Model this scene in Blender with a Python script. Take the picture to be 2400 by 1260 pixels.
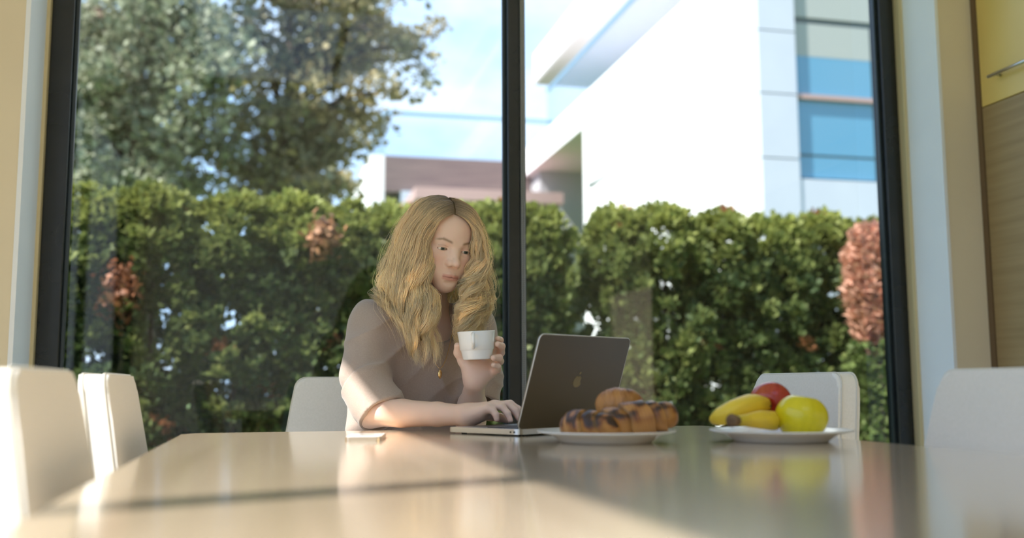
import bpy, bmesh, math, random
import numpy as np
from mathutils import Vector, Matrix

# ------------------------------------------------------------------ scene, camera, light
for o in list(bpy.data.objects):
    bpy.data.objects.remove(o)
scene = bpy.context.scene
COL = scene.collection
R = math.radians

# room axes: X along the window wall, Y towards the window, Z up; the camera stands at x=0, y=0
CAM_Z = 0.853
YAW, PITCH, ROLL, FPX = R(13.5), R(6.6), 0.0045, 35 / 36 * 2400
FH = Vector((math.sin(YAW), math.cos(YAW), 0))
RH = Vector((math.cos(YAW), -math.sin(YAW), 0))
FWD = FH * math.cos(PITCH) + Vector((0, 0, math.sin(PITCH)))
UP0 = RH.cross(FWD)
RGT = RH * math.cos(ROLL) - UP0 * math.sin(ROLL)
UP = RH * math.sin(ROLL) + UP0 * math.cos(ROLL)
CAM = Vector((0, 0, CAM_Z))

cd = bpy.data.cameras.new('camera')
cam = bpy.data.objects.new('camera', cd)
COL.objects.link(cam)
cd.sensor_width = 36
cd.lens = 35
cd.clip_start = 0.02
cd.clip_end = 400
M = Matrix((RGT, UP, -FWD)).transposed().to_4x4()
M.translation = CAM
cam.matrix_world = M
cd.dof.use_dof = True
cd.dof.focus_distance = 2.42
cd.dof.aperture_fstop = 1.9
scene.camera = cam

scene.view_settings.view_transform = 'Standard'
scene.view_settings.look = 'None'
scene.view_settings.exposure = 0.40
scene.view_settings.gamma = 1.0
scene.view_settings.use_curve_mapping = False
scene.cycles.use_denoising = True
scene.cycles.max_bounces = 14
scene.cycles.diffuse_bounces = 7
scene.cycles.transparent_max_bounces = 24
scene.cycles.caustics_reflective = False
scene.cycles.caustics_refractive = False

SUN_DIR = Vector((1.0, 0.362, -1.328)).normalized()
sd = bpy.data.lights.new('sun', 'SUN')
sd.energy = 9.0
sd.angle = R(0.6)
sd.color = (1.0, 0.955, 0.90)
sun = bpy.data.objects.new('sun', sd)
COL.objects.link(sun)
sun.rotation_euler = SUN_DIR.to_track_quat('-Z', 'Y').to_euler()

world = bpy.data.worlds.new('sky')
scene.world = world
world.use_nodes = True
wt = world.node_tree
wt.nodes.clear()


def wn(t, **kw):
    n = wt.nodes.new(t)
    for k, v in kw.items():
        setattr(n, k, v)
    return n


w_out = wn('ShaderNodeOutputWorld')
w_bg = wn('ShaderNodeBackground')
w_bg.inputs['Strength'].default_value = 1.42
w_tc = wn('ShaderNodeTexCoord')
w_map = wn('ShaderNodeMapping')
w_map.inputs['Scale'].default_value = (1.0, 1.0, 2.2)
w_map.inputs['Location'].default_value = (0.35, 0.1, 0.2)
w_noise = wn('ShaderNodeTexNoise')
w_noise.inputs['Scale'].default_value = 2.6
w_noise.inputs['Detail'].default_value = 7
w_noise.inputs['Roughness'].default_value = 0.55
w_ramp = wn('ShaderNodeValToRGB')
w_ramp.color_ramp.elements[0].position = 0.44
w_ramp.color_ramp.elements[1].position = 0.72
w_sep = wn('ShaderNodeSeparateXYZ')
w_grad = wn('ShaderNodeValToRGB')
w_grad.color_ramp.elements[0].position = 0.0
w_grad.color_ramp.elements[0].color = (0.46, 0.66, 0.90, 1)
w_grad.color_ramp.elements[1].position = 0.75
w_grad.color_ramp.elements[1].color = (0.26, 0.52, 0.98, 1)
w_mix = wn('ShaderNodeMix', data_type='RGBA')
w_mix.inputs[7].default_value = (0.88, 0.92, 0.98, 1)
L = wt.links.new
L(w_tc.outputs['Generated'], w_map.inputs[0])
L(w_map.outputs[0], w_noise.inputs['Vector'])
L(w_noise.outputs[0], w_ramp.inputs[0])
L(w_tc.outputs['Generated'], w_sep.inputs[0])
L(w_sep.outputs[2], w_grad.inputs[0])
L(w_ramp.outputs[0], w_mix.inputs[0])
L(w_grad.outputs[0], w_mix.inputs[6])
L(w_mix.outputs[2], w_bg.inputs[0])
L(w_bg.outputs[0], w_out.inputs[0])


# ------------------------------------------------------------------ helpers
def at(px, py, depth):
    """point of the photo at a pixel and a horizontal distance in front of the camera (room coordinates)"""
    d = FWD + RGT * ((px - 1200) / FPX) - UP * ((py - 630) / FPX)
    return CAM + d * (depth / d.dot(FH))


def empty(name, loc=(0, 0, 0), rz=0.0):
    o = bpy.data.objects.new(name, None)
    o.empty_display_size = 0.1
    o.location = loc
    o.rotation_euler = (0, 0, rz)
    COL.objects.link(o)
    return o


def tag(o, label=None, cat=None, group=None, kind=None):
    if label: o['label'] = label
    if cat: o['category'] = cat
    if group: o['group'] = group
    if kind: o['kind'] = kind
    return o


def link(name, me, m, parent=None, smooth=False):
    o = bpy.data.objects.new(name, me)
    COL.objects.link(o)
    if m is not None and not me.materials:
        me.materials.append(m)
    if parent is not None:
        o.parent = parent
    if smooth:
        me.polygons.foreach_set('use_smooth', np.ones(len(me.polygons), bool))
    return o


def bm_obj(name, bm, m, parent=None, smooth=False):
    me = bpy.data.meshes.new(name)
    bm.normal_update()
    bm.to_mesh(me)
    bm.free()
    return link(name, me, m, parent, smooth)


def np_mesh(name, verts, faces):
    """faces: (n,3) or (n,4) int array"""
    me = bpy.data.meshes.new(name)
    verts = np.asarray(verts, np.float32)
    faces = np.asarray(faces, np.int32)
    n, k = faces.shape
    me.vertices.add(len(verts))
    me.vertices.foreach_set('co', verts.ravel())
    me.loops.add(n * k)
    me.loops.foreach_set('vertex_index', faces.ravel())
    me.polygons.add(n)
    me.polygons.foreach_set('loop_start', np.arange(0, n * k, k, dtype=np.int32))
    me.update(calc_edges=True)
    me.validate()
    return me


def vcol(me, cols, name='Col'):
    a = me.color_attributes.new(name, 'FLOAT_COLOR', 'POINT')
    c = np.ones((len(me.vertices), 4), np.float32)
    c[:, :3] = cols
    a.data.foreach_set('color', c.ravel())


def bbox(bm, x0, x1, y0, y1, z0, z1, bevel=0.0, seg=2):
    tmp = bmesh.new()
    bmesh.ops.create_cube(tmp, size=1)
    for v in tmp.verts:
        v.co = Vector(((x0 + x1) / 2 + v.co.x * (x1 - x0), (y0 + y1) / 2 + v.co.y * (y1 - y0), (z0 + z1) / 2 + v.co.z * (z1 - z0)))
    if bevel > 0:
        bmesh.ops.bevel(tmp, geom=list(tmp.edges), offset=bevel, segments=seg, affect='EDGES', profile=0.6)
    me = bpy.data.meshes.new('t')
    tmp.to_mesh(me)
    tmp.free()
    bm.from_mesh(me)
    bpy.data.meshes.remove(me)


def box(name, x0, x1, y0, y1, z0, z1, m, parent=None, bevel=0.0, seg=2):
    bm = bmesh.new()
    bbox(bm, x0, x1, y0, y1, z0, z1, bevel, seg)
    return bm_obj(name, bm, m, parent, smooth=False)


def tube(pts, radii, sides=10, cap=True):
    """verts and quads of a tube along pts"""
    pts = [Vector(p) for p in pts]
    n = len(pts)
    if not hasattr(radii, '__len__'):
        radii = [radii] * n
    verts, faces = [], []
    t0 = (pts[1] - pts[0]).normalized()
    ref = Vector((0, 0, 1)) if abs(t0.z) < 0.9 else Vector((1, 0, 0))
    nrm = t0.cross(ref).normalized()
    for i in range(n):
        a, b = pts[max(0, i - 1)], pts[min(n - 1, i + 1)]
        t = (b - a).normalized()
        nrm = (nrm - t * nrm.dot(t)).normalized()
        bi = t.cross(nrm)
        for j in range(sides):
            an = 2 * math.pi * j / sides
            verts.append(pts[i] + (nrm * math.cos(an) + bi * math.sin(an)) * radii[i])
    for i in range(n - 1):
        for j in range(sides):
            k = (j + 1) % sides
            faces.append((i * sides + j, i * sides + k, (i + 1) * sides + k, (i + 1) * sides + j))
    if cap:
        c0, c1 = len(verts), len(verts) + 1
        verts += [pts[0], pts[-1]]
        for j in range(sides):
            k = (j + 1) % sides
            faces.append((c0, k, j, j) if False else (c0, k, j))
            faces.append((c1, (n - 1) * sides + j, (n - 1) * sides + k))
    return verts, faces


def py_obj(name, verts, faces, m, parent=None, smooth=True):
    me = bpy.data.meshes.new(name)
    me.from_pydata([tuple(v) for v in verts], [], faces)
    me.update()
    bm = bmesh.new()
    bm.from_mesh(me)
    bmesh.ops.recalc_face_normals(bm, faces=bm.faces)
    bm.to_mesh(me)
    bm.free()
    return link(name, me, m, parent, smooth)


def tube_obj(name, pts, radii, m, parent=None, sides=10):
    v, f = tube(pts, radii, sides)
    return py_obj(name, v, f, m, parent)


def lathe(prof, seg=48):
    """prof: (r, z) list from the axis outwards; verts and faces"""
    verts, faces, rings = [], [], []
    for r, z in prof:
        if r < 1e-6:
            rings.append([len(verts)])
            verts.append((0, 0, z))
        else:
            rings.append(list(range(len(verts), len(verts) + seg)))
            verts += [(r * math.cos(2 * math.pi * j / seg), r * math.sin(2 * math.pi * j / seg), z) for j in range(seg)]
    for a, b in zip(rings, rings[1:]):
        for j in range(seg):
            k = (j + 1) % seg
            if len(a) == 1:
                faces.append((a[0], b[j], b[k]))
            elif len(b) == 1:
                faces.append((a[j], b[0], a[k]))
            else:
                faces.append((a[j], b[j], b[k], a[k]))
    return verts, faces


def catmull(P, n):
    """resample control points (k,3) to n points"""
    P = np.asarray(P, float)
    k = len(P)
    t = np.linspace(0, k - 1, n)
    i = np.minimum(t.astype(int), k - 2)
    f = (t - i)[:, None]
    p0, p1, p2, p3 = P[np.maximum(i - 1, 0)], P[i], P[i + 1], P[np.minimum(i + 2, k - 1)]
    return 0.5 * (2 * p1 + (p2 - p0) * f + (2 * p0 - 5 * p1 + 4 * p2 - p3) * f * f + (3 * p1 - p0 - 3 * p2 + p3) * f ** 3)


# ------------------------------------------------------------------ materials
def mat(name, color=(0.8, 0.8, 0.8), rough=0.5, metal=0.0, spec=0.5, **kw):
    m = bpy.data.materials.new(name)
    m.use_nodes = True
    b = m.node_tree.nodes['Principled BSDF']
    b.inputs['Base Color'].default_value = (*color, 1)
    b.inputs['Roughness'].default_value = rough
    b.inputs['Metallic'].default_value = metal
    b.inputs['Specular IOR Level'].default_value = spec
    for k, v in kw.items():
        b.inputs[k].default_value = v
    return m


def N(m, t, **kw):
    n = m.node_tree.nodes.new(t)
    for k, v in kw.items():
        setattr(n, k, v)
    return n


def LK(m, a, b):
    m.node_tree.links.new(a, b)


def bsdf(m):
    return m.node_tree.nodes['Principled BSDF']


def noise_color(m, c0, c1, scale=(5, 5, 5), detail=4, lo=0.35, hi=0.65, bump=0.0, bdist=0.002, coord='Object'):
    tc, mp, nz, rp = N(m, 'ShaderNodeTexCoord'), N(m, 'ShaderNodeMapping'), N(m, 'ShaderNodeTexNoise'), N(m, 'ShaderNodeValToRGB')
    mp.inputs['Scale'].default_value = scale
    nz.inputs['Scale'].default_value = 1
    nz.inputs['Detail'].default_value = detail
    rp.color_ramp.elements[0].position, rp.color_ramp.elements[1].position = lo, hi
    rp.color_ramp.elements[0].color, rp.color_ramp.elements[1].color = (*c0, 1), (*c1, 1)
    LK(m, tc.outputs[coord], mp.inputs[0])
    LK(m, mp.outputs[0], nz.inputs['Vector'])
    LK(m, nz.outputs[0], rp.inputs[0])
    LK(m, rp.outputs[0], bsdf(m).inputs['Base Color'])
    if bump:
        bp = N(m, 'ShaderNodeBump')
        bp.inputs['Strength'].default_value = bump
        bp.inputs['Distance'].default_value = bdist
        LK(m, nz.outputs[0], bp.inputs['Height'])
        LK(m, bp.outputs[0], bsdf(m).inputs['Normal'])
    return m


def attr_color(m, name='Col'):
    a = N(m, 'ShaderNodeVertexColor', layer_name=name)
    LK(m, a.outputs[0], bsdf(m).inputs['Base Color'])
    return a


def glass(name, tint=(1, 1, 1), r0=0.045, scale=1.0):
    """thin pane: clear transmission plus a Fresnel reflection"""
    m = bpy.data.materials.new(name)
    m.use_nodes = True
    nt = m.node_tree
    nt.nodes.remove(bsdf(m))
    out = nt.nodes['Material Output']
    geo = N(m, 'ShaderNodeNewGeometry')
    dot = N(m, 'ShaderNodeVectorMath', operation='DOT_PRODUCT')
    ab = N(m, 'ShaderNodeMath', operation='ABSOLUTE')
    om = N(m, 'ShaderNodeMath', operation='SUBTRACT')
    om.inputs[0].default_value = 1
    pw = N(m, 'ShaderNodeMath', operation='POWER')
    pw.inputs[1].default_value = 5
    ma = N(m, 'ShaderNodeMath', operation='MULTIPLY_ADD')
    ma.inputs[1].default_value = (1 - r0) * scale
    ma.inputs[2].default_value = r0
    tr, gl, mx = N(m, 'ShaderNodeBsdfTransparent'), N(m, 'ShaderNodeBsdfGlossy'), N(m, 'ShaderNodeMixShader')
    tr.inputs[0].default_value = (*tint, 1)
    gl.inputs['Roughness'].default_value = 0.0
    LK(m, geo.outputs['Normal'], dot.inputs[0])
    LK(m, geo.outputs['Incoming'], dot.inputs[1])
    LK(m, dot.outputs['Value'], ab.inputs[0])
    LK(m, ab.outputs[0], om.inputs[1])
    LK(m, om.outputs[0], pw.inputs[0])
    LK(m, pw.outputs[0], ma.inputs[0])
    LK(m, ma.outputs[0], mx.inputs[0])
    LK(m, tr.outputs[0], mx.inputs[1])
    LK(m, gl.outputs[0], mx.inputs[2])
    LK(m, mx.outputs[0], out.inputs[0])
    return m


def leaf_mat(name, trans=0.35, rough=0.55):
    m = mat(name, (0.1, 0.2, 0.05), rough, 0, 0.3)
    a = attr_color(m)
    oi = N(m, 'ShaderNodeObjectInfo')
    hs = N(m, 'ShaderNodeHueSaturation')
    mr = N(m, 'ShaderNodeMapRange')
    mr.inputs[3].default_value, mr.inputs[4].default_value = 0.8, 1.2
    LK(m, oi.outputs['Random'], mr.inputs[0])
    LK(m, mr.outputs[0], hs.inputs['Value'])
    LK(m, a.outputs[0], hs.inputs['Color'])
    LK(m, hs.outputs[0], bsdf(m).inputs['Base Color'])
    tl, mx = N(m, 'ShaderNodeBsdfTranslucent'), N(m, 'ShaderNodeMixShader')
    LK(m, hs.outputs[0], tl.inputs[0])
    mx.inputs[0].default_value = trans
    LK(m, bsdf(m).outputs[0], mx.inputs[1])
    LK(m, tl.outputs[0], mx.inputs[2])
    LK(m, mx.outputs[0], m.node_tree.nodes['Material Output'].inputs[0])
    return m


def wood(name, c0, c1, axis, scale=1.0, rough=0.35, bump=0.05, coat=0.0):
    m = mat(name, c0, rough)
    s = [26 * scale, 26 * scale, 26 * scale]
    s[axis] = 1.1 * scale
    noise_color(m, c0, c1, tuple(s), 6, 0.3, 0.7, bump, 0.0008)
    bsdf(m).inputs['Coat Weight'].default_value = coat
    bsdf(m).inputs['Coat Roughness'].default_value = 0.12
    return m


MT = {}
MT['wall_yellow'] = noise_color(mat('wall_yellow', rough=0.85), (0.72, 0.62, 0.45), (0.76, 0.66, 0.48), (2, 2, 2), bump=0.03)
MT['white_paint'] = noise_color(mat('white_paint', rough=0.7), (0.80, 0.82, 0.86), (0.84, 0.86, 0.89), (3, 3, 3))
MT['ceiling'] = noise_color(mat('ceiling_paint', rough=0.9), (0.86, 0.85, 0.82), (0.9, 0.89, 0.86), (2, 2, 2))
MT['frame'] = noise_color(mat('frame_black', rough=0.27), (0.012, 0.013, 0.013), (0.018, 0.019, 0.018), (4, 4, 4))
MT['gasket'] = mat('gasket_rubber', (0.02, 0.03, 0.035), 0.3)
MT['trim_beige'] = mat('trim_beige', (0.62, 0.52, 0.30), 0.7)
MT['pane'] = glass('window_pane', (0.97, 0.985, 0.98), 0.055)
MT['table'] = wood('table_oak', (0.55, 0.425, 0.29), (0.64, 0.505, 0.36), 1, 1.0, 0.22, 0.02, 1.0)
MT['leather'] = noise_color(mat('cream_leather', rough=0.42), (0.80, 0.765, 0.71), (0.84, 0.80, 0.75), (220, 220, 220), 2, bump=0.03, bdist=0.0003)
MT['stitch'] = mat('stitch_piping', (0.70, 0.66, 0.58), 0.6)
MT['chair_leg'] = wood('chair_leg_wood', (0.16, 0.09, 0.045), (0.22, 0.13, 0.07), 2)
MT['floor'] = wood('floor_plank', (0.58, 0.54, 0.49), (0.66, 0.62, 0.56), 1, 0.5, 0.35)
MT['porcelain'] = mat('white_porcelain', (0.88, 0.89, 0.90), 0.16, 0, 0.5)
MT['alu'] = mat('laptop_aluminium', (0.20, 0.18, 0.16), 0.34, 1.0)
MT['alu_edge'] = mat('laptop_bright_edge', (0.75, 0.76, 0.78), 0.3, 1.0)
MT['black_glass'] = mat('black_glass', (0.01, 0.01, 0.012), 0.08)
MT['key'] = mat('key_black', (0.012, 0.012, 0.014), 0.5)


# ------------------------------------------------------------------ room shell
WX0, WX1, WQ = -0.72, 2.335, 3.30      # opening of the big window, plane of its glass
WZ0, WZ1 = 0.08, 2.95
H = 3.5
bm = bmesh.new()
bbox(bm, -1.5, 3.3, -4.2, 3.05, -0.12, -0.02)
tag(bm_obj('floor', bm, MT['floor']), kind='structure')
fl = bpy.data.objects['floor']
for k in range(30):
    x = -1.3 + k * 0.145
    box('floor_plank', x, x + 0.143, -3.9, 3.04, -0.02, 0.0, MT['floor'], fl)
bm = bmesh.new()      # ceiling, with an unseen roof light added behind the camera to brighten the room
KX0, KX1, KY0, KY1 = -0.7, 1.7, -2.9, -0.35
bbox(bm, -1.5, 3.3, KY1, 3.36, H, H + 0.2)
bbox(bm, -1.5, 3.3, -4.4, KY0, H, H + 0.2)
bbox(bm, -1.5, KX0, KY0, KY1, H, H + 0.2)
bbox(bm, KX1, 3.3, KY0, KY1, H, H + 0.2)
tag(bm_obj('ceiling', bm, MT['ceiling']), kind='structure')
w3 = tag(empty('added_roof_light', ((KX0 + KX1) / 2, (KY0 + KY1) / 2, H + 0.2)), kind='structure')  # added opening, lets in extra sky light as fill
_a, _b = (KX1 - KX0) / 2, (KY1 - KY0) / 2
for x0, x1, y0, y1 in ((-_a, -_a + 0.06, -_b, _b), (_a - 0.06, _a, -_b, _b), (-_a, _a, -_b, -_b + 0.06), (-_a, _a, _b - 0.06, _b), (-0.03, 0.03, -_b, _b)):
    box('window_frame', x0, x1, y0, y1, -0.04, 0.03, MT['frame'], w3, 0.003)
for x0, x1 in ((-_a, 0), (0, _a)):
    link('pane', np_mesh('pane', [(x0, -_b, 0), (x1, -_b, 0), (x1, _b, 0), (x0, _b, 0)], [(0, 1, 2, 3)]), MT['pane'], w3)
bm = bmesh.new()
bbox(bm, -1.5, WX0, 3.05, 3.36, -0.12, H)
bbox(bm, WX1, 3.3, 3.05, 3.36, -0.12, H)
bbox(bm, WX0, WX1, 3.05, 3.36, WZ1, H)
bbox(bm, WX0, WX1, 3.05, 3.36, -0.12, WZ0)
tag(bm_obj('wall_front', bm, MT['wall_yellow']), kind='structure')
# white lining of the reveal
rv = tag(empty('trim_1', (0, 0, 0)), kind='structure')
box('reveal_lining', WX0 - 0.001, WX0 + 0.012, 3.046, 3.27, WZ0, WZ1, MT['white_paint'], rv)
box('reveal_lining', WX1 - 0.012, WX1 + 0.001, 3.046, 3.27, WZ0, WZ1, MT['white_paint'], rv)
box('reveal_lining', WX0 + 0.012, WX1 - 0.012, 3.046, 3.27, WZ1 - 0.012, WZ1, MT['white_paint'], rv)
box('reveal_sill', WX0 + 0.012, WX1 - 0.012, 3.03, 3.27, WZ0, WZ0 + 0.03, MT['white_paint'], rv)
box('edge_strip', WX0 + 0.012, WX0 + 0.022, 3.245, 3.275, WZ0 + 0.03, WZ1 - 0.012, MT['trim_beige'], rv)
box('edge_strip', WX1 - 0.026, WX1 - 0.012, 3.235, 3.275, WZ0 + 0.03, WZ1 - 0.012, MT['trim_beige'], rv)
# the big window
w1 = tag(empty('window_1', (0.8, WQ, WZ0)), kind='structure')


def wpart(name, x0, x1, y0, y1, z0, z1, m, bev=0.003):
    return box(name, x0 - 0.8, x1 - 0.8, y0 - WQ, y1 - WQ, z0 - WZ0, z1 - WZ0, m, w1, bev)


FX0, FX1 = WX0 + 0.012, WX1 - 0.012
MXC = 0.80
wpart('window_frame', FX0, FX0 + 0.075, 3.27, 3.34, WZ0, WZ1, MT['frame'])
wpart('window_frame', FX1 - 0.075, FX1, 3.27, 3.34, WZ0, WZ1, MT['frame'])
wpart('window_frame', FX0 + 0.075, FX1 - 0.075, 3.27, 3.34, WZ1 - 0.07, WZ1, MT['frame'])
wpart('window_frame', FX0 + 0.075, FX1 - 0.075, 3.27, 3.34, WZ0, WZ0 + 0.07, MT['frame'])
wpart('mullion', MXC - 0.029, MXC + 0.029, 3.262, 3.34, WZ0 + 0.07, WZ1 - 0.07, MT['frame'])
for x0, x1 in ((FX0 + 0.075, MXC - 0.029), (MXC + 0.029, FX1 - 0.075)):
    for a, b in ((x0, x0 + 0.012), (x1 - 0.012, x1)):
        wpart('glazing_bead', a, b, 3.29, 3.305, WZ0 + 0.07, WZ1 - 0.07, MT['gasket'], 0.002)
    me = np_mesh('pane', [(x0 - 0.8, 0.012, 0.07), (x1 - 0.8, 0.012, 0.07), (x1 - 0.8, 0.012, WZ1 - WZ0 - 0.07), (x0 - 0.8, 0.012, WZ1 - WZ0 - 0.07)], [(0, 1, 2, 3)])
    link('pane', me, MT['pane'], w1)

# left wall: a run of tall windows (the sun comes in here)
LX0, LX1 = -1.5, -1.3
LZ1 = 3.11
bm = bmesh.new()
bbox(bm, LX0, LX1, -4.2, 3.05, LZ1, H)
bbox(bm, LX0, LX1, -4.2, 3.05, -0.12, 0.06)
bbox(bm, LX0, LX1, 2.02, 3.05, 0.06, LZ1)
bbox(bm, LX0, LX1, -4.2, -3.9, 0.06, LZ1)
tag(bm_obj('wall_left', bm, MT['wall_yellow']), kind='structure')
w2 = tag(empty('window_2', (-1.4, 0, 0.06)), kind='structure')
for q in (-3.87, -3.12, -1.32, 0.476, 1.99):
    box('mullion', -0.03, 0.03, q - 0.028, q + 0.028, 0, LZ1 - 0.06, MT['frame'], w2, 0.003)
for q0, q1 in ((-3.9, -3.12), (-3.12, -1.32), (-1.32, 0.476), (0.476, 1.99)):
    me = np_mesh('pane', [(0, q0 + 0.028, 0), (0, q1 - 0.028, 0), (0, q1 - 0.028, LZ1 - 0.06), (0, q0 + 0.028, LZ1 - 0.06)], [(0, 1, 2, 3)])
    link('pane', me, MT['pane'], w2)

tag(box('wall_right', 3.08, 3.3, -4.2, 3.05, -0.12, H, MT['wall_yellow']), kind='structure')
tag(box('wall_back', -1.5, 3.3, -4.4, -4.2, -0.12, H, MT['ceiling']), kind='structure')

# ------------------------------------------------------------------ built-in cabinets on the right
MT['cab_yellow'] = noise_color(mat('cabinet_yellow', rough=0.35), (0.74, 0.55, 0.17), (0.78, 0.59, 0.20), (3, 3, 3))
MT['cab_wood'] = wood('cabinet_oak', (0.29, 0.20, 0.09), (0.38, 0.275, 0.135), 1, 1.6, 0.5, 0.12)
MT['cab_gap'] = mat('cabinet_filler_brown', (0.16, 0.10, 0.05), 0.6)
MT['steel'] = mat('brushed_steel', (0.55, 0.55, 0.56), 0.3, 1.0)
CX = 2.48
cab_labels = ['tall built-in cabinet beside the window with yellow upper door and oak lower door',
              'second tall built-in cabinet from the window with yellow and oak doors',
              'third tall built-in cabinet from the window with yellow and oak doors']
for i in range(3):
    q1 = 3.022 - i * 0.9
    c = tag(empty('tall_cabinet', (CX, q1, 0)), cab_labels[i], 'cabinet', 'built-in cabinets along the right wall')
    box('cabinet_body', 0.02, 0.58, -0.896, 0, 0.08, 2.7, MT['cab_gap'], c)
    box('plinth', 0.05, 0.55, -0.89, 0, 0, 0.08, MT['cab_gap'], c)
    for a, b in ((-0.447, -0.0), (-0.896, -0.45)):
        d = box('upper_door', 0, 0.02, a, b, 1.842, 2.7, MT['cab_yellow'], c, 0.0015)
        hq = b - 0.075 if a > -0.45 else b - 0.40
        v, f = tube([(-0.03, hq, 1.93), (-0.03, hq - 0.30, 1.93)], 0.006, 10)
        hd = py_obj('handle', v, f, MT['steel'], d)
        for k in (0.03, 0.27):
            v, f = tube([(-0.03, hq - k, 1.93), (0.002, hq - k, 1.93)], 0.004, 8)
            py_obj('handle_post', v, f, MT['steel'], d)
        box('lower_door', 0, 0.02, a, b, 0.085, 1.838, MT['cab_wood'], c, 0.0015)
fs = box('trim_2', CX - 0.004, CX + 0.06, 3.024, 3.049, 0, 2.9, MT['cab_gap'])
tag(fs, kind='structure')

# ------------------------------------------------------------------ table
T = empty('dining_table', (0.4225, 1.05, 0))
tag(T, 'long honey oak dining table with glossy top in the foreground', 'table')
TX0, TX1, TY0, TY1, TZ = -0.19, 1.035, -0.45, 2.305, 0.75
bm = bmesh.new()
o2 = [(TX0, TY0), (TX1, TY0), (TX1, TY1), (TX0 + 0.03, TY1), (TX0, TY1 - 0.05)]
vs = [bm.verts.new((x - 0.4225, y - 1.05, TZ - 0.035)) for x, y in o2]
bm.faces.new(vs[::-1])
vt = [bm.verts.new((x - 0.4225, y - 1.05, TZ)) for x, y in o2]
bm.faces.new(vt)
for i in range(5):
    j = (i + 1) % 5
    bm.faces.new((vs[i], vs[j], vt[j], vt[i]))
bmesh.ops.bevel(bm, geom=[e for e in bm.edges if e.verts[0].co.z > TZ - 0.01 and e.verts[1].co.z > TZ - 0.01], offset=0.003, segments=2, affect='EDGES')
bm_obj('table_top', bm, MT['table'], T)
for x in (TX0 + 0.07, TX1 - 0.13):
    for y in (TY0 + 0.07, TY1 - 0.13):
        box('leg', x - 0.4225, x + 0.06 - 0.4225, y - 1.05, y + 0.06 - 1.05, 0, TZ - 0.035, MT['table'], T, 0.004)
for x in (TX0 + 0.085, TX1 - 0.105):
    box('apron', x - 0.4225, x + 0.02 - 0.4225, TY0 + 0.14 - 1.05, TY1 - 0.14 - 1.05, TZ - 0.11, TZ - 0.035, MT['table'], T)
for y in (TY0 + 0.085, TY1 - 0.105):
    box('apron', TX0 + 0.14 - 0.4225, TX1 - 0.14 - 0.4225, y - 1.05, y + 0.02 - 1.05, TZ - 0.11, TZ - 0.035, MT['table'], T)


# ------------------------------------------------------------------ chairs
def chair_outline(n=7):
    """half outline of the backrest from the bottom up to the top middle: (half width, z)"""
    pts = [(0.232, 0.44), (0.226, 0.56), (0.212, 0.70), (0.196, 0.80)]
    r = 0.032
    cx, cz = 0.188 - r, 0.873 - r
    for k in range(n):
        a = math.pi / 2 * k / (n - 1)
        pts.append((cx + r * math.cos(a), cz + r * math.sin(a)))
    return pts


def make_chair():
    """faces -Y (sitter looks towards -Y); backrest front face near y=0 at table height"""
    c = empty('dining_chair')
    half = chair_outline()
    loop = [(x, z) for x, z in half] + [(-x, z) for x, z in half[::-1]]
    th = 0.050
    tilt = math.tan(R(10))

    def yy(z):
        return (z - 0.75) * tilt
    bm = bmesh.new()
    f = [bm.verts.new((x, yy(z), z)) for x, z in loop]
    b = [bm.verts.new((x, yy(z) + th, z)) for x, z in loop]
    ff = bm.faces.new(f)
    bf = bm.faces.new(b[::-1])
    for i in range(len(loop)):
        j = (i + 1) % len(loop)
        bm.faces.new((f[j], f[i], b[i], b[j]))
    ed = [e for e in list(ff.edges) + list(bf.edges)]
    bmesh.ops.bevel(bm, geom=ed, offset=0.007, segments=3, affect='EDGES', profile=0.5)
    bmesh.ops.triangulate(bm, faces=[p for p in bm.faces if len(p.verts) > 4])
    bmesh.ops.recalc_face_normals(bm, faces=bm.faces)
    br = bm_obj('backrest', bm, MT['leather'], c)
    for p in br.data.polygons:
        p.use_smooth = len(p.vertices) == 4
    for off, sgn in ((0.0075, 1), (th - 0.0075, -1)):
        path = [Vector((x * (1 + 0.006), yy(z) + off, z + (0.0012 if z > 0.86 else 0))) for x, z in loop]
        tube_obj('piping', path, 0.0019, MT['stitch'], br, 6)
    # seat
    bm = bmesh.new()
    bbox(bm, -0.225, 0.225, -0.42, 0.0, 0.405, 0.485, 0.022, 3)
    st = bm_obj('seat', bm, MT['leather'], c)
    tube_obj('piping', [(-0.222, -0.40, 0.462), (-0.222, -0.02, 0.462), (0.222, -0.02, 0.462), (0.222, -0.40, 0.462), (0, -0.418, 0.462), (-0.222, -0.40, 0.462)], 0.003, MT['stitch'], st, 6)
    for sx in (-1, 1):
        for y, dy in ((-0.385, -0.01), (-0.02, 0.03)):
            bm = bmesh.new()
            bmesh.ops.create_cube(bm, size=1)
            for v in bm.verts:
                w = 0.02 if v.co.z > 0 else 0.014
                zz = 0.42 if v.co.z > 0 else 0.0
                v.co = Vector((sx * 0.195 + math.copysign(w, v.co.x), y + math.copysign(w, v.co.y) + (0 if v.co.z > 0 else dy), zz))
            bmesh.ops.bevel(bm, geom=list(bm.edges), offset=0.003, segments=1, affect='EDGES')
            bm_obj('leg', bm, MT['chair_leg'], c)
    return c


def copy_tree(o, parent=None):
    k = o.copy()
    COL.objects.link(k)
    k.parent = parent
    for ch in list(o.children):
        copy_tree(ch, k)
    return k


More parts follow.
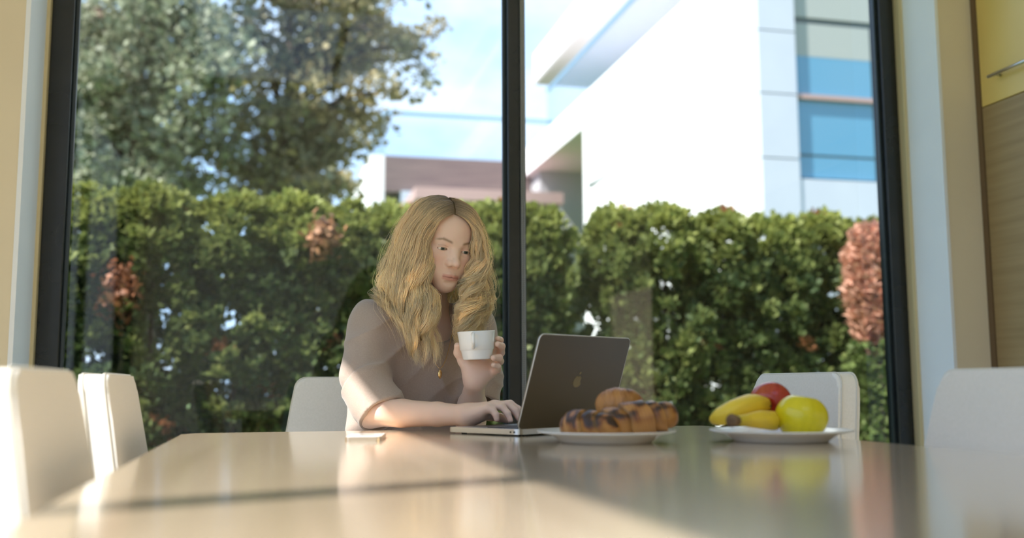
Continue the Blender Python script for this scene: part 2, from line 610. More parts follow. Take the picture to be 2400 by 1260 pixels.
chair0 = make_chair()
CH = [((-0.256, 2.03), 90, 'cream leather dining chair on the left, farther of the two, sunlit edge'),
      ((-0.256, 1.385), 90, 'blurred cream leather dining chair cut off by the left picture edge'),
      ((1.125, 2.05), -90, 'white leather dining chair behind the fruit plate with stitched edge'),
      ((1.115, 1.345), -90, 'blurred white leather chair at the right picture edge, nearest the cabinets'),
      ((0.25, 2.80), 0, 'cream leather dining chair the woman sits on, back to the window')]
for i, ((x, y), a, lab) in enumerate(CH):
    c = chair0 if i == 0 else copy_tree(chair0)
    c.location = (x, y, 0)
    c.rotation_euler = (0, 0, R(a))
    tag(c, lab, 'chair', 'leather chairs around the dining table')

# ------------------------------------------------------------------ laptop
LP = empty('laptop', (0.479, 1.945, TZ), math.atan2(0.553, 0.833))
tag(LP, 'open grey metal laptop with lid back towards us beside the croissants', 'laptop')
LW, LD = 0.300, 0.205     # along the hinge (+x), depth of the base (+y)


def rounded_rect(x0, x1, y0, y1, r, n=6):
    out = []
    for cx, cy, a0 in ((x1 - r, y0 + r, -90), (x1 - r, y1 - r, 0), (x0 + r, y1 - r, 90), (x0 + r, y0 + r, 180)):
        for k in range(n):
            a = R(a0 + 90 * k / (n - 1))
            out.append((cx + r * math.cos(a), cy + r * math.sin(a)))
    return out


def slab(out, z0, z1, bev=0.0):
    bm = bmesh.new()
    b = [bm.verts.new((x, y, z0)) for x, y in out]
    t = [bm.verts.new((x, y, z1)) for x, y in out]
    fb = bm.faces.new(b[::-1])
    ft = bm.faces.new(t)
    n = len(out)
    for i in range(n):
        j = (i + 1) % n
        bm.faces.new((b[i], b[j], t[j], t[i]))
    if bev:
        bmesh.ops.bevel(bm, geom=list(ft.edges) + list(fb.edges), offset=bev, segments=2, affect='EDGES')
    return bm


base = bm_obj('base', slab(rounded_rect(0, LW, 0, LD, 0.012), 0.003, 0.0135, 0.001), MT['alu_edge'], LP)
for x in (0.03, LW - 0.03):
    for y in (0.02, LD - 0.02):
        v, f = lathe([(0, 0), (0.006, 0), (0.006, 0.0031), (0, 0.0031)], 12)
        o = py_obj('rubber_foot', v, f, MT['key'], base)
        o.location = (x, y, 0)
bm = bmesh.new()
for r in range(5):
    for k in range(13):
        x = 0.022 + k * 0.0198
        y = 0.028 + r * 0.0165
        bbox(bm, x, x + 0.017, y, y + 0.0145, 0.0134, 0.0150)
bm_obj('keyboard', bm, MT['key'], LP)
box('trackpad', 0.10, 0.20, 0.125, 0.195, 0.0134, 0.0138, MT['alu'], LP)
for k in (0.01, 0.02):
    box('port', -0.0004, 0.002, k, k + 0.004, 0.006, 0.0095, MT['key'], LP)
LT = R(18.5)
lid_out = rounded_rect(0, LW, 0, 0.198, 0.012)
lid = bm_obj('lid', slab(lid_out, -0.0035, 0.0015, 0.0008), MT['alu'], LP)
# lid frame: x along the hinge, y up the lid, +z is the back of the lid (towards the camera)
lid.matrix_local = Matrix.Translation((0, 0.004, 0.0135)) @ Matrix(((1, 0, 0, 0), (0, -math.sin(LT), -math.cos(LT), 0), (0, math.cos(LT), -math.sin(LT), 0), (0, 0, 0, 1)))
# bright chamfer round the rim of the lid
rim = [Vector((x, y, 0.0006)) for x, y in lid_out]
cxy = Vector((LW / 2, 0.099, 0))
tube_obj('lid_rim', rim + [rim[0]], 0.0013, MT['alu_edge'], lid, 6)
MT['screen'] = mat('screen', (0.01, 0.01, 0.01), 0.1)
bsdf(MT['screen']).inputs['Emission Color'].default_value = (0.62, 0.78, 1.0, 1)
bsdf(MT['screen']).inputs['Emission Strength'].default_value = 0.5
box('screen_bezel', 0.004, LW - 0.004, 0.008, 0.194, -0.0041, -0.0034, MT['black_glass'], lid)
box('screen', 0.010, LW - 0.010, 0.018, 0.186, -0.0045, -0.0040, MT['screen'], lid)
# emblem: bitten fruit with a leaf
MT['emblem'] = mat('emblem_polished', (0.36, 0.31, 0.21), 0.25, 1.0)
ap = []
for k in range(64):
    a = 2 * math.pi * k / 64 + math.pi / 2
    x, y = math.cos(a), math.sin(a)
    rr = 0.0135 * (1 + 0.06 * math.cos(2 * a)) * (1 - 0.16 * math.exp(-((a - math.pi / 2) % (2 * math.pi) - 0) ** 2 / 0.03) - 0.16 * math.exp(-(2 * math.pi - (a - math.pi / 2) % (2 * math.pi)) ** 2 / 0.03) - 0.07 * math.exp(-(((a + math.pi / 2) % (2 * math.pi)) - 0) ** 2 / 0.03) - 0.07 * math.exp(-(2 * math.pi - ((a + math.pi / 2) % (2 * math.pi))) ** 2 / 0.03))
    X, Y = rr * x * 0.95, rr * y
    bx, by, br_ = 0.0165, 0.0018, 0.0072
    d = math.hypot(X - bx, Y - by)
    if d < br_:
        X, Y = bx + (X - bx) / d * br_, by + (Y - by) / d * br_
    ap.append((X, Y))


def flat(name, outl, cx, cy, z, parent, m, mirror=True):
    bm = bmesh.new()
    vs = [bm.verts.new((cx + (-x if mirror else x), cy + y, z)) for x, y in outl]
    vb = [bm.verts.new((cx + (-x if mirror else x), cy + y, z - 0.0004)) for x, y in outl]
    f = bm.faces.new(vs)
    for i in range(len(vs)):
        j = (i + 1) % len(vs)
        bm.faces.new((vs[i], vs[j], vb[j], vb[i]))
    bmesh.ops.triangulate(bm, faces=[f])
    bmesh.ops.recalc_face_normals(bm, faces=bm.faces)
    return bm_obj(name, bm, m, parent)


flat('emblem', ap, LW / 2, 0.100, 0.0019, lid, MT['emblem'], False)
leafp = []
for k in range(16):
    t = k / 15 * 2
    if t <= 1:
        leafp.append((0.006 * t + 0.0022 * math.sin(math.pi * t) * 1.0, 0.0065 * t - 0.002 * math.sin(math.pi * t)))
    else:
        s = 2 - t
        leafp.append((0.006 * s - 0.0018 * math.sin(math.pi * s), 0.0065 * s + 0.002 * math.sin(math.pi * s)))
flat('emblem_leaf', leafp, LW / 2 + 0.0002, 0.1155, 0.0019, lid, MT['emblem'], False)

# ------------------------------------------------------------------ phone
MT['phone_white'] = mat('phone_white', (0.82, 0.80, 0.77), 0.12)
MT['phone_gold'] = mat('phone_gold_band', (0.75, 0.62, 0.48), 0.25, 1.0)
ph = empty('smartphone', (0.178, 1.945, TZ), R(-10))
tag(ph, 'white smartphone lying flat on the sunlit table', 'phone')
po = rounded_rect(-0.034, 0.034, -0.068, 0.068, 0.010)
pc = bm_obj('phone_case', slab(po, 0.0, 0.0072, 0.0016), MT['phone_gold'], ph)
bm_obj('phone_glass', slab(rounded_rect(-0.0325, 0.0325, -0.0665, 0.0665, 0.009), 0.0070, 0.0080, 0.0003), MT['phone_white'], ph)
bm_obj('phone_screen', slab(rounded_rect(-0.029, 0.029, -0.051, 0.051, 0.001), 0.0079, 0.0083), mat('phone_screen', (0.78, 0.78, 0.78), 0.05), ph)

# ------------------------------------------------------------------ plates
plate_prof = [(0, 0.004), (0.070, 0.004), (0.082, 0.009), (0.095, 0.0165), (0.119, 0.0205), (0.1225, 0.0215), (0.1235, 0.0205), (0.122, 0.0188), (0.097, 0.0135), (0.084, 0.0035), (0.079, 0.0), (0.073, 0.0), (0.071, 0.002), (0, 0.002)]


def plate(px, depth, lab, s=1.0):
    p = at(px, 1000, depth)
    v, f = lathe([(r * s, z) for r, z in plate_prof], 72)
    o = py_obj('plate', v, f, MT['porcelain'])
    o.location = (p.x, p.y, TZ)
    tag(o, lab, 'plate', 'white dinner plates on the table')
    return o


pl1 = plate(1421, 1.79, 'white plate under the croissants')
pl2 = plate(1829, 1.80, 'white plate under the fruit', 1.02)


# ------------------------------------------------------------------ croissants
MT['croissant'] = mat('croissant_crust', (0.5, 0.25, 0.08), 0.36, 0, 0.5)
attr_color(MT['croissant'])
_nz = N(MT['croissant'], 'ShaderNodeTexNoise')
_nz.inputs['Scale'].default_value = 90
_bp = N(MT['croissant'], 'ShaderNodeBump')
_bp.inputs['Strength'].default_value = 0.25
_bp.inputs['Distance'].default_value = 0.002
LK(MT['croissant'], _nz.outputs[0], _bp.inputs['Height'])
LK(MT['croissant'], _bp.outputs[0], bsdf(MT['croissant']).inputs['Normal'])
rng = np.random.default_rng(5)


def croissant(lab, loc, rz, length, rad, bend, dark, seed, segs, tips=0.5, ridge=0.10, flat_=0.72, ry=0.0):
    rg = np.random.default_rng(seed)
    nt, ns = 170, 56
    t = np.linspace(-1, 1, nt)
    prof = np.maximum(1 - np.abs(t) ** 2.6, 0.0) ** tips
    a = np.linspace(0, 2 * np.pi, ns, endpoint=False)
    A, Tm = np.meshgrid(a, t)
    # rolled layers: each boundary winds obliquely round the roll
    tt = Tm + 0.10 * np.sin(A + 0.4) + 0.03 * np.sin(3 * A + seed)
    lay = np.zeros_like(tt)
    edge = np.zeros_like(tt)
    for b in segs:
        s = np.sign(b) if b else 1.0
        d = (tt - b) * s
        lay += np.where(d > 0, -ridge * np.exp(-d / 0.16), 0.0)
        edge = np.maximum(edge, np.exp(-(d / 0.035) ** 2))
    nz = np.zeros_like(tt)
    for k in range(10):
        f = rg.normal(0, 1, 3) * (2 + k * 0.8)
        nz += np.sin(f[0] * Tm * 3 + f[1] * np.cos(A) + f[2] * np.sin(A) + rg.uniform(0, 6.28)) / (1 + 0.25 * k)
    nz = nz / 2.6
    RR = rad * prof[:, None] * (1 + lay + 0.035 * nz)
    cx = t * length / 2
    cy = bend * (t ** 2) - bend * 0.4
    X = cx[:, None] + 0 * A
    Y = cy[:, None] + RR * np.cos(A)
    Z = RR * np.sin(A) * 0.92
    zmin = -rad * flat_
    Z = np.where(Z < zmin, zmin + (Z - zmin) * 0.1, Z) - zmin
    V = np.stack([X, Y, Z], -1).reshape(-1, 3)
    F = []
    for i in range(nt - 1):
        for j in range(ns):
            k = (j + 1) % ns
            F.append((i * ns + j, i * ns + k, (i + 1) * ns + k, (i + 1) * ns + j))
    me = np_mesh('croissant', V, F)
    up = np.clip(np.sin(A) * 0.75 + 0.40, 0, 1)
    dk = np.clip(up * (0.30 + 0.42 * nz) + dark * up * np.clip(0.35 + nz, 0, 1), 0, 1)
    c0, c1, c2 = np.array([0.47, 0.215, 0.058]), np.array([0.25, 0.085, 0.024]), np.array([0.040, 0.018, 0.014])
    C = c0 + (c1 - c0) * np.clip(dk * 2.0, 0, 1)[..., None]
    C = C * (1 - 0.45 * np.clip(-lay / 0.2, 0, 1) * up)[..., None]
    C = C + (c2 - C) * np.clip((dk - 0.45) * 2.6, 0, 1)[..., None]
    C = C + (np.array([0.70, 0.42, 0.15]) - C) * (edge * 0.16)[..., None]
    vcol(me, C.reshape(-1, 3))
    o = link('croissant', me, MT['croissant'], None, True)
    o.location = loc
    o.rotation_euler = (0, ry, rz)
    tag(o, lab, 'croissant', 'croissants on the plate')
    return o


def on_plate(px, depth, z):
    p = at(px, 1000, depth)
    return (p.x, p.y, TZ + z)


croissant('dark-topped croissant lying along the front of the plate, its end pointing right', on_plate(1494, 1.790, 0.0125), R(-9), 0.156, 0.0365, 0.014, 0.55, 3, (-0.62, -0.22, 0.30, 0.58), tips=0.34, ridge=0.22, ry=R(-7))
croissant('short burnt croissant at the left end of the plate', on_plate(1376, 1.775, 0.0045), R(-52), 0.118, 0.0330, 0.020, 0.95, 8, (-0.5, 0.1, 0.55), tips=0.45, ridge=0.18)
croissant('pale golden croissant lying on top of the others', on_plate(1452, 1.845, 0.043), R(-25), 0.090, 0.0320, 0.012, -0.25, 11, (-0.45, 0.35), tips=0.55, ridge=0.06)

# ------------------------------------------------------------------ fruit
MT['apple_y'] = mat('apple_yellow', (0.74, 0.62, 0.02), 0.22, 0, 0.5)
attr_color(MT['apple_y'])
MT['apple_r'] = mat('apple_red', (0.45, 0.03, 0.02), 0.2, 0, 0.5)
attr_color(MT['apple_r'])
MT['stem'] = noise_color(mat('stem_brown', rough=0.8), (0.10, 0.055, 0.025), (0.2, 0.12, 0.06), (90, 90, 90))


def apple(name, lab, loc, rot, r, cols, m, squash=0.92, stem=True):
    n, seg = 40, 56
    prof = []
    for i in range(n + 1):
        a = math.pi * i / n
        rad = r * math.sin(a) * (1.0 + 0.06 * math.cos(a))
        z = r * squash * math.cos(a)
        z -= 0.26 * r * math.exp(-(rad / (0.26 * r)) ** 2) * (1 if a < 1.6 else 0)
        z += 0.16 * r * math.exp(-(rad / (0.22 * r)) ** 2) * (1 if a > 1.6 else 0)
        prof.append((rad if 0 < i < n else 0, z))
    v, f = lathe(prof, seg)
    V = np.array(v)
    ang = np.arctan2(V[:, 1], V[:, 0])
    k = 1 + 0.018 * np.cos(5 * ang) * np.clip(V[:, 2] / r + 0.3, -1, 1)
    V[:, :2] *= k[:, None]
    root = empty(name, loc)
    root.rotation_euler = rot
    o = py_obj('skin', [tuple(x) for x in V], f, m, root)
    c0, c1 = np.array(cols[0]), np.array(cols[1])
    s = 0.5 + 0.5 * np.sin(17 * ang + 2 * np.sin(5 * ang)) * np.sin(7 * ang + 1.3)
    blush = np.clip(np.cos(ang - cols[2]) * 1.6 - 0.75, 0, 1) * (0.5 + 0.5 * s)
    C = c0 + (c1 - c0) * blush[:, None] * cols[3]
    C = C * (0.92 + 0.12 * s[:, None])
    vcol(o.data, C)
    if stem: tube_obj('stem', [(0, 0, r * squash * 0.70), (0.002, 0.001, r * squash * 0.95), (0.005, 0.002, r * squash * 1.12)], [0.0018, 0.0015, 0.0022], MT['stem'], root, 8)
    return tag(root, lab, 'apple')


p = on_plate(1879, 1.775, 0)
apple('yellow_apple', 'yellow apple with faint red streaks at the right of the fruit plate', (p[0], p[1], TZ + 0.0425), (R(8), R(6), 0.6), 0.0455, ((0.72, 0.60, 0.015), (0.72, 0.28, 0.03), -0.4, 0.55), MT['apple_y'], 0.90, False)
p = on_plate(1809, 1.86, 0)
apple('red_apple', 'red apple resting behind and above the bananas', (p[0], p[1], TZ + 0.066), (R(99), R(0), R(-36)), 0.040, ((0.40, 0.035, 0.022), (0.50, 0.16, 0.04), 2.2, 0.5), MT['apple_r'], 0.93)

MT['banana'] = mat('banana_peel', (0.80, 0.56, 0.06), 0.42, 0, 0.4)
attr_color(MT['banana'])


def banana(lab, ctrl, rads, stem=True, tip=True):
    P = catmull(ctrl, 46)
    rr = np.interp(np.linspace(0, 1, 46), np.linspace(0, 1, len(rads)), rads)
    v, f = tube([Vector(p) for p in P], list(rr), 20)
    V = np.array([tuple(x) for x in v])
    ring = np.arange(46 * 20) % 20
    for i in range(46):
        cen = P[i]
        sl = slice(i * 20, i * 20 + 20)
        a = np.arange(20) / 20 * 2 * np.pi
        V[sl] = cen + (V[sl] - cen) * (1 + 0.05 * np.cos(5 * a))[:, None]
    root = empty('banana', tuple(P[23]))
    V = V - P[23]
    o = py_obj('peel', [tuple(x) for x in V], f, MT['banana'], root)
    t = np.concatenate([np.repeat(np.linspace(0, 1, 46), 20), [0, 1]])
    C = np.array([0.80, 0.57, 0.05]) + 0 * V
    g = np.clip((0.22 - t) / 0.22, 0, 1)[:, None]
    C = C + (np.array([0.50, 0.50, 0.05]) - C) * g * 0.6
    if tip:
        C = C + (np.array([0.06, 0.035, 0.02]) - C) * np.clip((t - 0.97) / 0.02, 0, 1)[:, None]
    vcol(o.data, C)
    if stem:
        d = (P[0] - P[2]) / np.linalg.norm(P[0] - P[2])
        s0 = P[0] - P[23]
        tube_obj('stem_end', [s0 - d * 0.004, s0 + d * 0.010, s0 + d * 0.021, s0 + d * 0.024], [rads[0] * 1.0, rads[0] * 1.25, rads[0] * 1.5, rads[0] * 1.1], MT['stem'], root, 12)
    return tag(root, lab, 'banana', 'bananas on the fruit plate')


def fp(px, py, d):
    return tuple(at(px, py, d))


banana('upper banana slanting up to the right across the plate edge', [fp(1800, 952, 1.88), fp(1786, 948, 1.83), fp(1762, 948, 1.785), fp(1722, 962, 1.76), fp(1690, 976, 1.77), fp(1668, 983, 1.79)], [0.010, 0.016, 0.0188, 0.0185, 0.016, 0.006], stem=False)
banana('lower banana with brown cut stem pointing at us', [fp(1727, 985, 1.675), fp(1748, 985, 1.705), fp(1780, 983, 1.73), fp(1805, 985, 1.77), fp(1815, 985, 1.82), fp(1812, 984, 1.87)], [0.0075, 0.0105, 0.0155, 0.0168, 0.016, 0.007])

# ------------------------------------------------------------------ outdoors
MT['lawn'] = noise_color(mat('lawn', rough=0.9), (0.07, 0.12, 0.025), (0.14, 0.20, 0.05), (3, 3, 3), 8, bump=0.4, bdist=0.03)
tag(box('ground', -60, 60, -60, 90, -0.4, -0.13, MT['lawn']), kind='structure')
MT['bark'] = noise_color(mat('bark', rough=0.95), (0.06, 0.045, 0.03), (0.14, 0.10, 0.07), (14, 14, 3), 6, bump=0.5, bdist=0.01)
MT['hedge_leaf'] = leaf_mat('hedge_leaf', 0.38)
MT['tree_leaf'] = leaf_mat('tree_leaf', 0.3)


def leaf_cloud(name, P, D, size, cols, m, parent, seed, wid=0.42):
    """leaf sprays: folded kites at P pointing along D"""
    rg = np.random.default_rng(seed)
    n = len(P)
    D = D / (np.linalg.norm(D, axis=1, keepdims=True) + 1e-9)
    r = rg.normal(size=(n, 3))
    S = np.cross(D, r)
    S /= np.linalg.norm(S, axis=1, keepdims=True) + 1e-9
    Nn = np.cross(D, S)
    L_ = (size * rg.uniform(0.6, 1.35, n))[:, None]
    W_ = L_ * wid
    a = P
    b = P + D * L_ * 0.5 + S * W_ + Nn * W_ * 0.35
    c = P + D * L_ + Nn * W_ * rg.uniform(-0.5, 0.5, (n, 1))
    d = P + D * L_ * 0.5 - S * W_ + Nn * W_ * 0.35
    V = np.stack([a, b, c, d], 1).reshape(-1, 3)
    i = np.arange(n) * 4
    F = np.concatenate([np.stack([i, i + 1, i + 2], 1), np.stack([i, i + 2, i + 3], 1)])
    me = np_mesh(name, V, F)
    vcol(me, np.repeat(cols, 4, axis=0))
    return link(name, me, m, parent)


HQ = 6.62


def shrub_mesh(seed, h=2.15, r0=0.31):
    rg = np.random.default_rng(seed)
    nc = 430
    zt = rg.uniform(0.0, 1.0, nc) ** 0.8
    th = rg.uniform(0, 2 * np.pi, nc)
    rad = r0 * np.where(zt < 0.70, 0.92 + 0.1 * np.sin(zt * 5), np.sqrt(np.clip(1 - ((zt - 0.70) / 0.30) ** 2, 0.015, 1)))
    lump = 1 + 0.20 * np.sin(3 * th + 9 * zt + seed) + 0.16 * np.sin(5 * th - 13 * zt + seed * 2) + 0.10 * np.sin(2 * th + 21 * zt + seed)
    rr = rad * lump * np.clip(1 - np.abs(rg.normal(0, 0.20, nc)), 0.2, 1.1)
    c = np.stack([rr * np.cos(th), rr * np.sin(th), zt * h], 1)
    O = np.stack([np.cos(th), np.sin(th), 0.35 + 0 * th], 1)
    per = 36
    n = nc * per
    ck = np.repeat(np.arange(nc), per)
    D = O[ck] * 1.0 + np.array([0, 0, 0.55]) + rg.normal(0, 0.62, (n, 3))
    P = c[ck] + D / (np.linalg.norm(D, axis=1, keepdims=True)) * (rg.uniform(0, 1, (n, 1)) ** 0.7) * 0.085
    base_c = np.array([0.085, 0.122, 0.042])
    young = np.array([0.25, 0.275, 0.085])
    dark = np.array([0.045, 0.078, 0.040])
    ckk = np.clip(rg.uniform(0, 1, nc)[ck] * 0.65 + rg.uniform(0, 1, n) * 0.4, 0, 1)[:, None]
    C = np.where(ckk < 0.35, dark + (base_c - dark) * (ckk / 0.35), base_c + (young - base_c) * ((ckk - 0.35) / 0.65) ** 1.3)
    topk = np.clip((zt[ck] - 0.78) / 0.2, 0, 1)[:, None]
    C = C + (np.array([0.31, 0.33, 0.075]) - C) * topk * 0.65  # tops coloured lighter, as if the sun caught them
    br = (rg.uniform(0, 1, nc) < 0.012)[ck]
    C[br] = np.array([0.30, 0.13, 0.06])
    return P, D, C


shrub_kinds = []
for s in range(4):
    P, D, C = shrub_mesh(s + 1)
    sroot = empty('hedge_shrub')
    leaf_cloud('foliage', P, D, 0.050, C, MT['hedge_leaf'], sroot, s)
    v, f = tube([(0, 0, -0.02), (0.01, 0.0, 0.7), (-0.01, 0.02, 1.7)], [0.03, 0.024, 0.008], 8)
    py_obj('stem', v, f, MT['bark'], sroot)
    shrub_kinds.append(sroot)

# tops of the columns in the photo, left to right (pixel of the top middle, pixel height of the top)
tops = [(-60, 440), (85, 445), (215, 447), (370, 448), (560, 465), (690, 460), (815, 480), (930, 485), (1075, 487), (1165, 482), (1250, 490), (1446, 488), (1545, 490), (1680, 503), (1800, 510), (1925, 503), (2045, 520), (2170, 515)]
sh_lab = ['beyond the left picture edge', 'behind the left window frame', 'directly right of the left window frame', 'second in view from the left frame', 'third in view from the left frame',
          'fourth in view, with a browned patch on its right', 'left of the woman, with a ragged top', 'behind the back of the woman\'s head', 'behind the woman\'s face',
          'just left of the window mullion', 'just right of the window mullion, beside the gap', 'right of the gap in the hedge', 'above the right end of the laptop', 'above the croissants', 'above the gap between the plates',
          'above the red apple', 'beside the reddish shrub', 'hidden partly by the right window frame']
rg = np.random.default_rng(3)
for i, (px, py) in enumerate(tops):
    # stand on the hedge line
    d = FWD + RGT * ((px - 1200) / FPX) - UP * ((py - 630) / FPX)
    s = HQ / d.y
    pt = CAM + d * s
    h = pt.z + 0.13
    kk = i % 4
    o = shrub_kinds[kk] if i < 4 else copy_tree(shrub_kinds[kk])
    o.location = (pt.x, pt.y + float(rg.uniform(-0.06, 0.06)), -0.13)
    o.rotation_euler = (0, 0, float(rg.uniform(0, 6.28)))
    wsc = float(rg.uniform(0.92, 1.08)) * (0.80 if px in (1250, 1446) else 1.02)
    o.scale = (wsc, wsc, h / 2.2)
    tag(o, 'green thuja hedge column ' + sh_lab[i], 'shrub', 'thuja columns of the garden hedge')

# browned sprays in the hedge
MT['dead'] = leaf_mat('dead_leaf', 0.3)
for px, py, lab, rx_, cc in ((280, 682, 'dried rust-brown branch hanging in the left part of the hedge', 0.10, (0.26, 0.10, 0.045)),
                            (757, 562, 'dried pinkish-brown spray near the hedge top left of the woman', 0.07, (0.40, 0.20, 0.10))):
    n = 420
    rg2 = np.random.default_rng(px)
    c = at(px, py, 1.0)
    d = c - CAM
    c = CAM + d * ((HQ - 0.36) / d.y)
    P = rg2.normal(0, 1, (n, 3)) * np.array([rx_ * 0.55, 0.04, rx_ * 0.75])
    D = rg2.normal(0, 1, (n, 3)) + np.array([0, -0.5, 0.5])
    C = np.array(cc) * rg2.uniform(0.6, 1.3, (n, 1))
    o = leaf_cloud('dried_spray', P, D, 0.05, C, MT['dead'], None, px)
    near = min((q for q in bpy.data.objects if q.name.startswith('hedge_shrub')), key=lambda q: (q.location.x - c.x) ** 2)
    bpy.context.view_layer.update()
    o.location = c
    o.parent = near
    o.matrix_parent_inverse = near.matrix_world.inverted()
    o['label'] = lab
    o['kind'] = 'stuff'

# reddish shrub at the right end
rs = empty('red_leaved_shrub')
n = 2600
rg2 = np.random.default_rng(77)
z = rg2.uniform(0.0, 1.0, n)
th = rg2.uniform(0, 6.283, n)
rr = (0.26 * np.sqrt(np.clip(1 - (np.abs(z - 0.55) / 0.5) ** 2.4, 0.03, 1))) * np.clip(1 - np.abs(rg2.normal(0, 0.2, n)), 0.2, 1.1)
P = np.stack([0.72 * rr * np.cos(th), 0.72 * rr * np.sin(th), 1.18 + z * 0.88], 1)
D = np.stack([np.cos(th), np.sin(th), rg2.uniform(0, 1, n)], 1) + rg2.normal(0, 0.4, (n, 3))
C = np.array([0.60, 0.31, 0.24]) * rg2.uniform(0.6, 1.25, (n, 1)) + np.array([0.06, 0.06, 0.02])
leaf_cloud('foliage', P, D, 0.065, C, MT['dead'], rs, 77)
py_obj('stem', *tube([(0, 0, -0.02), (0.02, 0, 0.9), (0, 0.02, 1.7)], [0.03, 0.022, 0.008], 8), MT['bark'], rs)
n = 3400
z = rg2.uniform(0, 1, n)
th = rg2.uniform(0, 6.283, n)
rr = 0.22 * np.clip(1 - np.abs(rg2.normal(0, 0.25, n)), 0.15, 1.1) * (1 + 0.2 * np.sin(3 * th + 9 * z))
P = np.stack([rr * np.cos(th), rr * np.sin(th), 0.05 + z * 1.2], 1)
D = np.stack([np.cos(th), np.sin(th), rg2.uniform(0, 1, n)], 1) + rg2.normal(0, 0.5, (n, 3))
C = np.array([0.12, 0.16, 0.05]) * rg2.uniform(0.5, 1.6, (n, 1))
leaf_cloud('lower_foliage', P, D, 0.055, C, MT['hedge_leaf'], rs, 78)
c = at(2050, 620, 1.0) - CAM
c = CAM + c * ((HQ - 0.45) / c.y)
rs.location = (c.x, c.y, -0.13)
tag(rs, 'shrub with reddish-pink upper leaves beside the right window frame', 'shrub')


# ------------------------------------------------------------------ trees behind the hedge
def tree(lab, base, limbs, clumps_per, leaf_n, leaf_size, spread, colA, colB, seed, trunk_r):
    rg = np.random.default_rng(seed)
    root = empty('garden_tree', tuple(base))
    b = Vector(base)
    tk, br_v, br_f = None, [], []
    Ps, Ds, Cs = [], [], []
    top = max(limbs, key=lambda q: q[1].z)[1]
    v, f = tube([Vector((0, 0, 0)), Vector((0.05, 0, (top.z - b.z) * 0.35)), Vector(((top.x - b.x) * 0.3, 0, (top.z - b.z) * 0.7)), top - b], [trunk_r, trunk_r * 0.8, trunk_r * 0.5, 0.03], 12)
    tk = py_obj('trunk', v, f, MT['bark'], root)
    for (p0, p1, sp) in limbs:
        a, c = Vector(p0) - b, Vector(p1) - b
        mid = (a + c) / 2 + Vector((0, 0, 0.12 * (c - a).length))
        path = catmull([a, mid, c], 9)
        v, f = tube([Vector(q) for q in path], list(np.linspace(trunk_r * 0.42, 0.015, 9)), 7)
        py_obj('branch', v, f, MT['bark'], root)
        for k in range(clumps_per):
            t = rg.uniform(0.25, 1.05)
            i0 = min(int(t * 8), 7)
            q = path[i0] + (path[i0 + 1] - path[i0]) * (t * 8 - i0)
            q = q + rg.normal(0, spread * sp, 3) * np.array([1, 1.4, 0.8])
            n = int(leaf_n * rg.uniform(0.6, 1.4))
            rad = rg.uniform(0.16, 0.34)
            off = rg.normal(0, 1, (n, 3))
            off /= np.linalg.norm(off, axis=1, keepdims=True)
            off *= rad * rg.uniform(0.2, 1, (n, 1)) ** 0.5
            off[:, 2] *= 0.7
            Ps.append(q + off)
            Ds.append(off + rg.normal(0, 0.3, (n, 3)) + np.array([0, 0, 0.15]))
            mixk = rg.uniform(0, 1)
            Cs.append((np.array(colA) * (1 - mixk) + np.array(colB) * mixk) * rg.uniform(0.65, 1.3, (n, 1)))
    leaf_cloud('foliage', np.concatenate(Ps), np.concatenate(Ds), leaf_size, np.concatenate(Cs), MT['tree_leaf'], root, seed)
    return tag(root, lab, 'tree')


def ap3(px, py, d):
    return at(px, py, d)


TD = 11.5
bA = ap3(330, 905, TD)
bA.z = -0.13
limA = []
for px, py, sp in ((180, -120, 1), (300, -150, 1), (420, -120, 1), (220, 20, 1), (340, 40, 1), (470, 10, 1), (180, 160, 1), (300, 170, 1), (430, 170, 1), (540, 120, 1), (200, 300, 1), (330, 320, 1), (450, 330, 1), (560, 270, 1), (250, 410, .8), (390, 420, .8), (130, 60, 1), (120, 240, 1), (140, 380, 1), (40, 150, 1), (30, 300, 1)):
    dd = TD + random.Random(px * 7 + py).uniform(-0.7, 0.7)
    limA.append((ap3(330 + (px - 330) * 0.12, py + 120 if py < 200 else min(py + 60, 470), TD), ap3(px, py, dd), sp))
tree('large grey-green tree at the left behind the hedge', bA, limA, 19, 58, 0.095, 0.26, (0.22, 0.25, 0.16), (0.44, 0.46, 0.32), 21, 0.16)  # leaf colours paled to stand in for haze
TD2 = 12.4
bB = ap3(668, 905, TD2)
bB.z = -0.13
limB = []
for px, py, sp in ((560, -80, 1), (680, -110, 1), (800, -70, 1), (905, -40, .8), (985, -15, .6), (560, 60, 1), (690, 40, 1), (800, 40, .9), (900, 60, .8), (1020, 85, .45), (990, 110, .5), (930, 140, .6), (620, 160, 1), (740, 150, .9), (830, 190, .8), (905, 215, .5), (560, 260, 1), (660, 270, .9), (770, 280, .7), (860, 300, .5), (620, 370, .9), (700, 390, .6), (780, 370, .5), (830, 350, .4), (560, 420, .8), (650, 440, .7), (760, 455, .35), (795, 448, .3)):
    dd = TD2 + random.Random(px * 5 + py).uniform(-0.7, 0.7)
    limB.append((ap3(664 + (px - 664) * 0.15, py + 90 if py < 300 else min(py + 30, 480), TD2), ap3(px, py, dd), sp))
tree('tall tree with ochre tinged leaves and sky gaps, right of the grey-green tree', bB, limB, 8, 46, 0.10, 0.24, (0.19, 0.20, 0.12), (0.38, 0.30, 0.14), 22, 0.15)

